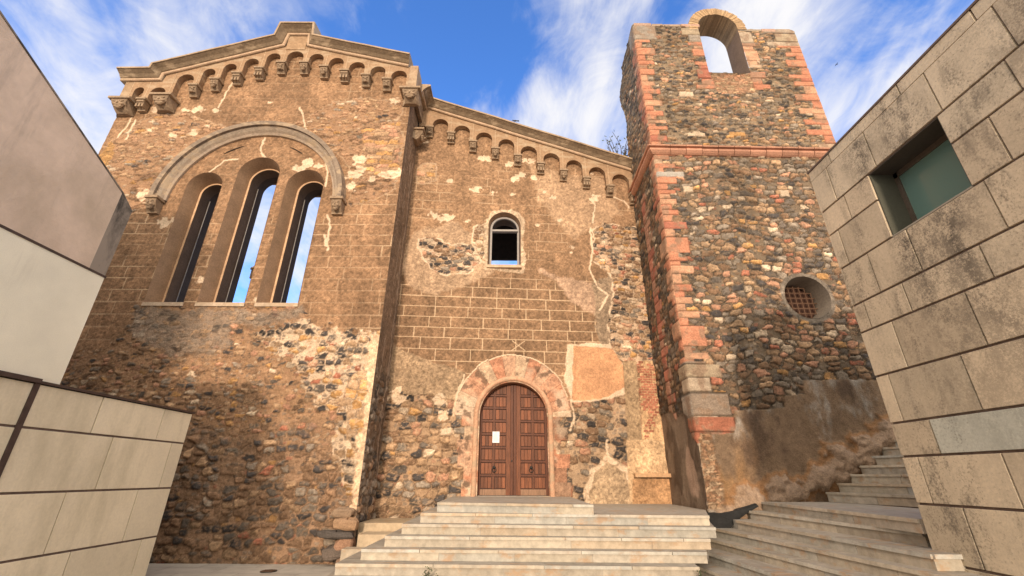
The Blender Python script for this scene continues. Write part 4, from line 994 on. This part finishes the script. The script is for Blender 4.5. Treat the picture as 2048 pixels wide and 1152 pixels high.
# brick arch ring rising above the wall head
mb = MB(); nb = 46; cx_, cz_ = 7.565, 17.10
for i in range(nb):
    t0 = PI * 1.03 - (PI * 1.06) * i / nb; t1 = PI * 1.03 - (PI * 1.06) * (i + .86) / nb
    ro = 1.05 + rt.rand() * .025; dd = .03 + rt.rand() * .02; s_ = .75 + rt.rand() * .55
    c = (.43 * s_, .29 * s_, .165 * s_)
    q = []
    for (r, dp) in ((.73, dd), (ro, dd), (ro, -.85), (.73, -.85)):
        for t in (t0, t1): q.append(TOW.P(cx_ + r * math.cos(t), cz_ + r * math.sin(t), dp))
    mb.add(q, [(0, 1, 3, 2), (2, 3, 5, 4), (4, 5, 7, 6), (6, 7, 1, 0), (0, 2, 4, 6), (1, 7, 5, 3)], c)
mo = MB()
ra = [TOW.P(cx_ + .742 * math.cos(t), cz_ + .742 * math.sin(t), .02) for t in np.linspace(PI, 0, 24)]; rb = [TOW.P(cx_ + 1.03 * math.cos(t), cz_ + 1.03 * math.sin(t), .02) for t in np.linspace(PI * 1.02, -.02 * PI, 24)]
rc = [TOW.P(cx_ + 1.03 * math.cos(t), cz_ + 1.03 * math.sin(t), -.83) for t in np.linspace(PI * 1.02, -.02 * PI, 24)]
mb.grid([ra, rb, rc], (.30, .23, .16)); mb.build('brick_arch', M_WALL, tower)
mb = MB(); mb.add([TOW.P(8.3, 16.9, .01), TOW.P(8.62, 16.9, .01), TOW.P(8.5, 17.35, .01), TOW.P(8.35, 17.6, .01), TOW.P(8.3, 16.9, -.85), TOW.P(8.62, 16.9, -.85), TOW.P(8.5, 17.35, -.85), TOW.P(8.35, 17.6, -.85)], [(0, 1, 2, 3), (4, 5, 6, 7), (1, 2, 6, 5), (2, 3, 7, 6)], (.40, .28, .18))
mb.build('arch_haunch', M_WALL, tower)
# capping stones
mb = MB(); X = TL + .03
while X < 6.6:
    wv = .25 + rt.rand() * .5; mb.box(TOW.P(X, 17.10, .03), (X + wv - .02, 12.4, 17.2 + rt.rand() * .07), (.34 + .1 * rt.rand(), .28, .21)); X += wv
mb.build('coping', M_WALL, tower, bevel=.02); mb = MB(); X = 8.55
while X < TR - .2:
    wv = .25 + rt.rand() * .5; mb.box(TOW.P(X, 16.95, .03), (min(X + wv - .02, TR), 11.75, 17.06 + rt.rand() * .06), (.34 + .1 * rt.rand(), .28, .21)); X += wv
mb.build('coping', M_WALL, tower, bevel=.02)
# string course
sp = [(-.05, -.12), (.05, -.10), (.10, -.06), (.15, .0), (.15, .07), (.10, .11), (.19, .125), (.20, .17), (.12, .19), (-.05, .21)]
def string(mb, f, n, seed):
    rs = np.random.RandomState(seed)
    for i in range(n):
        s_ = .85 + .35 * rs.rand(); c = (.48 * s_, .25 * s_, .165 * s_); e = (rs.rand() - .5) * .018
        r0 = [f(i / n + .0015, d_ + e, z_) for d_, z_ in sp]; r1 = [f((i + 1) / n - .0015, d_ + e, z_) for d_, z_ in sp]
        mb.grid([r0, r1], c); mb.add(r0, [tuple(range(len(sp)))], c); mb.add(r1, [tuple(range(len(sp)))], c)
mb = MB(); zc = 11.20
string(mb, lambda t, d_, z_: TOW.P(TL - d_ * (1 - min(1, t * 60)) + (TR + .1 - TL) * t, zc + z_, d_), 12, 3)
string(mb, lambda t, d_, z_: TSD.P(10.83 - d_ * (1 - min(1, t * 60)) + 2.3 * t, zc + z_, d_), 4, 4)
mb.build('string_course', M_WALL, tower)
# oculus with its grille
mb = MB(); cir = [(8.05 + .62 * math.cos(t), 6.32 + .62 * math.sin(t)) for t in np.linspace(0, 2 * PI, 41)[:-1]]; ci2 = [(8.05 + .56 * math.cos(t), 6.32 + .56 * math.sin(t)) for t in np.linspace(0, 2 * PI, 41)[:-1]]
reveal(mb, TOW, cir, .02, ci2, -.55, (.24, .20, .16)); win = mb.build('oculus', M_REV, tower)
mb = MB()
for i in range(-3, 4):
    o = i * .155; hh_ = math.sqrt(max(0, .56 ** 2 - o * o))
    mb.tube([TOW.P(8.05 + o, 6.32 - hh_, -.47), TOW.P(8.05 + o, 6.32 + hh_, -.47)], .013); mb.tube([TOW.P(8.05 - hh_, 6.32 + o, -.455), TOW.P(8.05 + hh_, 6.32 + o, -.455)], .013)
mb.build('grille', M_RUST, win)
mb = MB(); mb.box((7.4, 11.5, 5.6), (8.75, 11.56, 7.05), (.07, .035, .024)); mb.build('inner_panel', M_REV, win)  # dark panel standing in for the unlit hole behind the grille

# ------------------------------------------------------------------ GROUND AND STAIRS
me = bpy.data.meshes.new('ground'); me.from_pydata([(-300, -300, 0), (300, -300, 0), (300, 300, 0), (-300, 300, 0)], [], [(0, 1, 2, 3)])
tag(link('ground', me, None, M_GROUND), kind='structure')
stair = empty('staircase', (1, 9, 0), label='broad pale marble staircase rising to the wooden door and past the tower', cat='staircase')
MC = [(.56, .50, .41), (.60, .53, .42), (.52, .49, .42), (.56, .46, .34), (.54, .52, .46), (.50, .44, .35)]
def prism(mb, P, z0, z1, c):
    n = len(P); v = [(x, y, z0) for x, y in P] + [(x, y, z1) for x, y in P]
    mb.add(v, [tuple(range(n))[::-1], tuple(range(n, 2 * n))] + [(i, (i + 1) % n, n + (i + 1) % n, n + i) for i in range(n)], c)
rs = random.Random(12)
def slabs(mb, a, b, z, riser, inward, nose=.03, depth=.34, thick=.048):
    """nosing slabs and riser slabs along the edge a->b, inward = unit vector into the step"""
    a = Vector(a); b = Vector(b); t = (b - a); Ln = t.length; t.normalize(); nrm = Vector(inward).normalized()
    for lay in (0, 1):
        s = 0
        while s < Ln - .01:
            e = min(Ln, s + 1.0 + rs.random() * .9)
            if Ln - e < .35: e = Ln
            c = rs.choice(MC); s_ = .88 + .2 * rs.random(); c = tuple(q * s_ for q in c)
            g = .0055; p0 = a + t * (s + g); p1 = a + t * (e - g)
            if lay == 0: o0, o1, z0, z1 = -nose, depth, z - thick, z
            else: o0, o1, z0, z1 = 0.0, depth * .5, z - riser, z - thick - .001
            q = [p0 + nrm * o0, p1 + nrm * o0, p1 + nrm * o1, p0 + nrm * o1]
            prism(mb, [(k.x, k.y) for k in q], z0, z1, c if lay == 0 else tuple(v * .9 for v in c))
            if lay == 0: mb.c[-5] = (.38 * s_, .345 * s_, .29 * s_)
            s = e
def pzp(u, v, z):
    r = ray(u, v); t = (z - EYE) / r[2]; return (r[0] * t, r[1] * t)
TG = (.42, .385, .33)
fl = [(1.31, (873, 1005), (1192, 1015)), (1.139, (840, 1026), (1417, 1033)), (.968, (805, 1047), (1427, 1056)), (.797, (763, 1075), (1416, 1076)), (.626, (718, 1100), (1403, 1100)), (.455, (668, 1128), (1389, 1129))]
lv = [(z, pzp(*a, z), pzp(*b, z)) for z, a, b in fl]
y1 = [9.86, 9.52, 9.30, 9.02, 8.76, 8.47]
lv2 = []
for i, (z, a, b) in enumerate(lv):
    lv2.append((z, (a[0], y1[i] + .02), (b[0], y1[i] - .10 if i else y1[i] - .35)))
lv2[0] = (1.31, (-1.50, 9.86), (1.60, 9.35)); 
lv2 += [(.284, (-3.02, 8.2), (3.0, 8.2)), (.113, (-3.2, 7.9), (2.85, 7.95))]
lv2[1] = (lv2[1][0], lv2[1][1], (3.78, 9.30)); lv2[2] = (lv2[2][0], lv2[2][1], (3.75, 9.02))
for i, (z, a, b) in enumerate(lv2):
    mb = MB(); hgt = .171 if i < 7 else .113
    right = {0: b[0]}.get(i, b[0])
    P = [(a[0] + .01, a[1] + .01), (b[0] - .005, b[1] + .01), (b[0] - .005 if i == 0 else 4.36 if i < 5 else b[0] + .4, 12.95 if i == 0 else 10.86 if i < 5 else 10.8)]
    if i == 0: P += [(1.6, 13.2), (a[0] + .01, 12.85)]
    elif i < 5: P += [(4.36, 13.3), (a[0] + .01, 12.75)]
    else: P += [(a[0] + .01, 10.8 if i < 6 else a[1] + 1.2)]
    prism(mb, P, z - hgt, z - .004, TG)
    slabs(mb, a, b, z, hgt, (0, 1))
    a2 = (a[0], a[1] + .31)
    slabs(mb, (a[0], min(12.6, a[1] + 3.2) if i < 2 else a[1] + 3.0 if i < 4 else a[1] + 1.9 if i < 6 else a[1] + 1.2), (a[0], a[1] + .345), z, hgt, (1, 0), .0, .3)
    mb.build('step', M_MARBLE, stair)
# landings beside the door steps, left, down by the nave corner
mb = MB(); mb.box((-3.5, 11.35, .3), (-1.7, 12.7, .80), (.50, .39, .26)); mb.build('side_step', M_MARBLE, stair)
mb = MB(); mb.box((-3.3, 10.75, .1), (-2.0, 11.34, .63), (.52, .41, .28)); mb.build('side_step', M_MARBLE, stair)
mb = MB(); mb.box((-3.5, 10.4, .0), (-2.9, 10.74, .40), (.48, .40, .30)); mb.build('side_step', M_MARBLE, stair)
# right flight, climbing towards +x
rf_ = [(1.32, (1521, 1003), (1839, 1038)), (1.15, (1498, 1021), (1848, 1065)), (.985, (1473, 1040), (1861, 1108)), (.815, (1430, 1056), (1864, 1146)), (.65, (1416, 1076), (1721, 1152)), (.50, (1403, 1100), (1564, 1152)), (.345, (1389, 1129), (1453, 1152))]
prevx = None
for i, (z, u0, u1) in enumerate(rf_):
    a = Vector(pzp(*u0, z)); b = Vector(pzp(*u1, z)); t = (b - a).normalized()
    if i > 2: b = a + t * ((3.2 - a.y) / t.y)
    if i == 2: b = a + t * ((5.93 - a.y) / t.y)
    mb = MB(); hgt = .172
    inw = Vector((-t.y, t.x)); inw = inw if inw.x > 0 else -inw
    yfar = 10.80; x1 = 7.3 if i == 0 else 6.2
    P = [(a.x, a.y), (b.x, b.y), (max(x1, b.x + 1), b.y), (max(x1, b.x + 1), yfar), (a.x + .0, yfar)]
    P = [(p[0] + .012, p[1] + (.014 if abs(p[1] - b.y) < 1e-6 else 0)) for p in P]
    prism(mb, P, z - hgt if z > .18 else 0, z - .004, TG); slabs(mb, a, b, z, hgt, inw)
    if i == 2: c0 = Vector((b.x, b.y)); slabs(mb, (b.x - .01, b.y), (b.x + .55, b.y), z + .004, hgt, (0, 1), .03, .3)
    mb.build('step', M_MARBLE, stair)
for i, (z, x) in enumerate(((.19, 2.75), (.035, 2.4))):
    pass
for i, (z, x) in enumerate(((1.52, 7.11), (1.705, 7.42), (1.89, 7.73), (2.075, 8.04), (2.28, 8.35), (2.47, 8.65), (2.64, 8.96))):
    mb = MB(); a = Vector((x, 10.78)); b = Vector((x + .95, 6.9)); hgt = .2
    prism(mb, [(a.x + .01, a.y), (b.x + .01, b.y), (12, b.y), (12, a.y)], z - hgt, z - .004, TG); slabs(mb, a, b, z, hgt, (1, .25)); mb.build('step', M_MARBLE, stair)

# black membrane at the foot of the tower
tar = empty('black_membrane', (4.7, 10.6, .9), label='torn strip of black tar membrane at the foot of the tower corner', cat='membrane')
mb = MB(); rowt = []
tp = [(1414, 1024), (1430, 1027), (1452, 1026), (1470, 1022), (1490, 1014), (1512, 1007)]; bt_ = [(1420, 1056), (1440, 1057), (1460, 1058), (1474, 1042), (1492, 1028), (1517, 1013)]
PT = Front(10.42, .02); r = random.Random(2)
for f in (0, .33, .66, 1):
    rowt.append([(PT.at(a[0] + (b[0] - a[0]) * f, a[1] + (b[1] - a[1]) * f)) for a, b in zip(tp, bt_)])
rr_ = [[PT.P(p[0], p[1], .02 * r.random()) for p in row] for row in rowt]; rb_ = [[(p[0], 10.85 + .02, p[2]) for p in row] for row in rr_]
mb.grid(rr_); mb.grid(rb_); mb.grid([rr_[0], rb_[0]]); mb.grid([rr_[-1], rb_[-1]]); mb.grid([[q[0] for q in rr_], [q[0] for q in rb_]]); mb.grid([[q[-1] for q in rr_], [q[-1] for q in rb_]])
mb.build('membrane_sheet', M_TAR, tar)

# ------------------------------------------------------------------ RIGHT BUILDING
rbld = empty('stone_clad_building', (9, 0, 0), label='modern building faced in large lichen-stained limestone slabs with one deep square window, on the right', cat='building')
XR = 5.30
courses = [(6.64, 6.80), (5.97, 6.62), (5.52, 5.96), (4.90, 5.51), (4.26, 4.89), (3.83, 4.25), (3.165, 3.82), (2.51, 3.155), (2.08, 2.50), (1.51, 2.07), (.86, 1.50), (.2, .85)]
courses[0] = (6.61, 6.80); 
jy = [[5.77, 4.37, 3.32], [5.9, 5.07, 4.02, 3.15, 2.2, 1.1, 0], [5.76, 5.25, 4.11, 3.3, 2.4, 1.2, 0], [6.08, 5.25, 4.11, 3.66, 2.6, 1.3, 0], [5.72, 5.03, 3.98, 3, 2, 1, 0], [6.07, 5.37, 4.31, 3.4, 2.3, 1.2, 0], [5.72, 4.66, 3.6, 2.5, 1.4],
      [6.07, 5.0, 4.0, 3, 2, 1], [5.70, 4.5, 3.4, 2.3, 1.2], [6.05, 5.0, 4, 2.9, 1.8], [5.68, 4.6, 3.5, 2.4, 1.3], [6.0, 5, 4, 3, 2, 1]]
for i in range(len(jy)):
    while jy[i][-1] > -5: jy[i].append(jy[i][-1] - 1.05)
WY0, WY1, WZ0, WZ1 = 4.11, 5.25, 4.90, 5.96
mb = MB(); rc_ = random.Random(9); g = .010
for (z0, z1), js in zip(courses, jy):
    ys = [6.30] + js
    for a, b in zip(ys[:-1], ys[1:]):
        if z0 >= WZ0 - .1 and z1 <= WZ1 + .1 and a <= WY1 + .01 and b >= WY0 - .01: continue
        s_ = .80 + .30 * rc_.random(); wr = rc_.random(); c = (.60 * s_, (.505 - .015 * wr) * s_, (.37 - .02 * wr) * s_)
        if abs(z0 - 2.08) < .02 and abs(a - 5.70) < .02: c = (.50, .50, .43)
        e = rc_.random() * .006
        if z0 > 6.6: mb.box((XR - e, b + g, z0 + g), (XR + .1, a - g, z1), c)
        else: mb.box((XR - e, b + g, z0 + g), (XR + .1, a - g, z1 - g), c)
clad = mb.build('stone_cladding', M_LICH, rbld, bevel=.004)
mb = MB(); dk = (.06, .05, .045)
def wallbox(y0, y1, z0, z1): mb.box((XR + .022, y0, z0), (XR + 4.5, y1, z1), dk)
wallbox(WY1, 6.28, 0, 6.78); wallbox(-8, WY0, 0, 6.78); wallbox(WY0, WY1, 0, WZ0); wallbox(WY0, WY1, WZ1, 6.78)
mb.box((XR + .9, WY0, WZ0), (XR + 4.5, WY1, WZ1), dk); mb.build('building_core', M_JOINT, rbld)
mb = MB(); mb.box((XR - .015, -8, 6.805), (XR + 4.55, 6.315, 6.835), (.2, .15, .13)); mb.build('roof_edge', M_JOINT, rbld)
mb = MB(); li = (.11, .105, .09)
mb.box((XR + .02, WY1 - .012, WZ0), (XR + .9, WY1 + .004, WZ1), (.085, .085, .065)); mb.box((XR + .02, WY0 - .004, WZ0), (XR + .9, WY0 + .012, WZ1), li)  # reveal colours carry the recess shade, darkest at the head
mb.box((XR + .02, WY0, WZ1 - .012), (XR + .9, WY1, WZ1 + .004), (.07, .06, .05)); mb.box((XR + .005, WY0, WZ0 - .01), (XR + .9, WY1, WZ0 + .012), (.3, .27, .22))
win = mb.build('window', M_CLAD, rbld)
mb = MB(); fx0, fx1 = XR + .36, XR + .42
for a, b, c, e in ((WY0, WY1, WZ0, WZ0 + .06), (WY0, WY1, WZ1 - .09, WZ1 - .012), (WY0 + .012, WY0 + .06, WZ0, WZ1), (WY1 - .075, WY1 - .012, WZ0, WZ1)): mb.box((fx0, a, c), (fx1, b, e))
mb.build('window_frame', simple('bronze_frame', (.14, .11, .085), .5, .4), win)
mb = MB(); mb.box((fx0 + .02, WY0 + .05, WZ0 + .05), (fx1 - .02, WY1 - .06, WZ1 - .08)); mb.build('pane', M_GLASS, win)

# ------------------------------------------------------------------ LEFT BUILDINGS
lb = empty('tile_clad_building', (-8, 3, 0), label='modern building with large cream stone tiles below a plain pale render panel, lower left', cat='building')
XL = -6.80
lc = [(2.40, 2.985), (1.56, 2.385), (.715, 1.545), (-.1, .70)]
lj = [[8.78, 7.38, 6.27, 5.0, 4, 3, 2, 1], [9.23, 7.83, 6.27, 5.1, 4, 3, 2, 1], [8.75, 7.35, 5.95, 4.6, 3.2, 1.8], [9.20, 7.80, 6.4, 5.0, 3.6, 2.2, 1]]
mb = MB()
for (z0, z1), js in zip(lc, lj):
    ys = [9.57] + js
    for a, b in zip(ys[:-1], ys[1:]):
        s_ = .82 + .22 * rc_.random(); c = (.84 * s_, .745 * s_, .545 * s_)
        mb.box((XL - .1, b + .009, z0 + .009), (XL + rc_.random() * .004, a - .009, z1 - .009), c)
M_TILE = attr_mat('cream_stone_tile', rough=.85, sc=26, lo=.93, hi=1.06, bumpd=.003, bsc=50, mott=(1.3, .93, 1.05), stain=(1.7, (1, 1, .28), .50, .75, (.40, .35, .22), .55))
mb.build('stone_tile', M_TILE, lb, bevel=.004)
mb = MB(); mb.box((-11, -6, 0), (XL - .014, 9.562, 2.975), dk); mb.build('building_core', M_JOINT, lb)
mb = MB(); mb.box((-9.6, -6, 3.03), (XL - .0, 6.58, 4.80), (1, 1, 1)); mb.build('render_panel', M_PALE, lb)
mb = MB(); mb.box((-9.6, -6, 4.80), (XL + .012, 6.60, 4.835), (1, 1, 1)); mb.build('parapet_flashing', M_BROWNMETAL, lb)
mb = MB(); mb.box((XL - .2, 6.28, 2.99), (XL + .035, 9.61, 3.025)); mb.box((XL - .2, -6, 2.99), (XL + .05, 6.27, 3.05)); mb.box((XL - .05, 6.22, 1.60), (XL + .02, 6.30, 3.0)); mb.build('wall_cap', M_BROWNMETAL, lb)
# the darker rendered house behind it
pk = empty('pink_rendered_house', (-12, 4, 0), label='pinkish grey rendered gable wall rising above the pale panel, upper left', cat='house')
XP = -9.85
mb = MB(); g1 = [(9.1, 3.0), (9.1, 8.30), (5.6, 9.86), (4.6, 10.3), (-4, 10.3), (-4, 3.0)]
n = len(g1); v = [(XP, y, z) for y, z in g1] + [(XP - 3, y, z) for y, z in g1]
mb.add(v, [tuple(range(n)), tuple(range(n, 2 * n))[::-1]] + [(i, (i + 1) % n, n + (i + 1) % n, n + i) for i in range(n)]); mb.build('gable_wall', M_PINK, pk)
mb = MB(); g2 = [(XP + .0, 9.1, 0), (XP + .03, 9.5, 0), (XP + .03, 9.5, 8.02), (XP + .0, 9.1, 8.30)]
v = g2 + [(x - 3, y, z) for x, y, z in g2]; mb.add(v, [(0, 1, 2, 3), (7, 6, 5, 4), (1, 5, 6, 2), (3, 2, 6, 7), (0, 4, 5, 1)]); mb.build('stained_corner', M_STREAK, pk)
mb = MB(); 
for (ya, za), (yb, zb_) in (((9.52, 8.01), (9.1, 8.305)), ((9.1, 8.305), (5.6, 9.865)), ((5.6, 9.865), (4.6, 10.31)), ((4.6, 10.31), (-4, 10.31))):
    mb.add([(XP + .012, ya, za), (XP + .012, yb, zb_), (XP - 3, yb, zb_), (XP - 3, ya, za), (XP + .012, ya, za + .04), (XP + .012, yb, zb_ + .04), (XP - 3, yb, zb_ + .04), (XP - 3, ya, za + .04)], [(0, 1, 2, 3), (4, 5, 6, 7), (0, 1, 5, 4), (2, 3, 7, 6)])
mb.build('roof_edge', M_STREAK, pk)

# ------------------------------------------------------------------ small things
dc = empty('drain_cover', (-4.92, 10.4, 0), label='small dark oval drain cover in the grey paving below the nave wall', cat='drain cover')
mb = MB(); P = [( -4.92 + .16 * math.cos(t), 10.4 + .16 * math.sin(t)) for t in np.linspace(0, 2 * PI, 21)[:-1]]; prism(mb, P, .0, .012, (1, 1, 1)); mb.build('lid', M_IRON, dc)
mb = MB()
for i in range(-3, 4): mb.box((-4.92 + i * .035 - .008, 10.30, .012), (-4.92 + i * .035 + .008, 10.50, .018))
mb.build('slot_ribs', M_RUST, dc)
def plant(name, base, n, h, spread, label, cat, seed, leafy=8, ls=.05, lean=(0, 0)):
    r = random.Random(seed); t = empty(name, base, label=label, cat=cat); mb = MB(); lm = MB()
    for i in range(n):
        ang = r.random() * 2 * PI; P = [Vector(base)]; dr = Vector((math.cos(ang) * spread + lean[0], math.sin(ang) * spread + lean[1], 1)).normalized(); hh_ = h * (.5 + .6 * r.random())
        for k in range(6):
            dr = (dr + Vector((r.uniform(-.25, .25), r.uniform(-.25, .25), r.uniform(-.05, .1)))).normalized(); P.append(P[-1] + dr * hh_ / 6)
        mb.tube(P, [.012 * h * (1 - .13 * k) + .002 for k in range(7)], n=5)
        for k in range(leafy):
            q = P[1 + r.randrange(6)] + Vector((r.uniform(-1, 1), r.uniform(-1, 1), r.uniform(-1, 1))) * ls
            a = Vector((r.uniform(-1, 1), r.uniform(-1, 1), r.uniform(-.3, 1))).normalized() * ls * r.uniform(.7, 1.3); b = a.cross(Vector((r.uniform(-1, 1), r.uniform(-1, 1), r.uniform(-1, 1)))).normalized() * ls * .28
            lm.add([q, q + a * .5 + b, q + a, q + a * .5 - b], [(0, 1, 2, 3)])
    mb.build('stems', M_TWIG, t); lm.build('leaves', M_LEAF, t, recalc=False)
sx, sy = pzp(865, 1158, .30)
plant('weed', (-1.33, 8.14, .27), 6, .20, .5, 'thin green weed growing from a joint low on the steps, left one', 'weed', 3, 12, .035)
plant('weed', (-1.12, 8.14, .27), 5, .10, .7, 'tiny low weed on the steps just right of the taller weed', 'weed', 5, 10, .028)
plant('weed', (3.02, 8.2, .28), 5, .16, .5, 'small weed where the front steps meet the right flight', 'weed', 6, 10, .03)
bs = Front(13.3).at(1238, 322)
plant('shrub', (bs[0], 13.3, bs[1] - .3), 26, 1.5, .8, 'bare twiggy shrub growing on the aisle cornice against the tower', 'shrub', 8, 12, .09, (-.15, 0))
# flying bird and a pigeon on the cornice
def bird(name, loc, s, label, spread):
    t = empty(name, loc, label=label, cat='bird'); mb = MB(); x, y, z = loc
    mb.ball((x, y, z), (.16 * s, .07 * s, .07 * s), n=10); mb.ball((x - .17 * s, y, z + .05 * s), (.055 * s, .05 * s, .05 * s), n=8); mb.add([(x + .12 * s, y - .05 * s, z), (x + .12 * s, y + .05 * s, z), (x + .34 * s, y + .07 * s, z - .02 * s), (x + .34 * s, y - .07 * s, z - .02 * s)], [(0, 1, 2, 3)])
    mb.tube([(x - .21 * s, y, z + .05 * s), (x - .27 * s, y, z + .04 * s)], .012 * s, n=5); mb.build('body', M_BIRD, t, smooth=True)
    if spread:
        for sg in (-1, 1):
            w3 = MB(); w3.add([(x - .1 * s, y + sg * .05 * s, z + .03 * s), (x + .1 * s, y + sg * .05 * s, z + .03 * s), (x + .12 * s, y + sg * .4 * s, z + .14 * s), (x + .02 * s, y + sg * .62 * s, z + .10 * s), (x - .06 * s, y + sg * .35 * s, z + .14 * s)], [(0, 1, 2, 3, 4)]); w3.build('wing', M_BIRD, t)
q = ray(1673, 129); q = q / q[1] * 26
bird('bird', (q[0], q[1], q[2] + EYE), .32, 'tiny dark bird flying in the sky right of the bell tower', True)
q = Front(12.4).at(1030, 243); bird('bird', (q[0], 12.45, rail_m(q[0]) + .5), .45, 'small dark bird perched on the sloping aisle cornice', False)
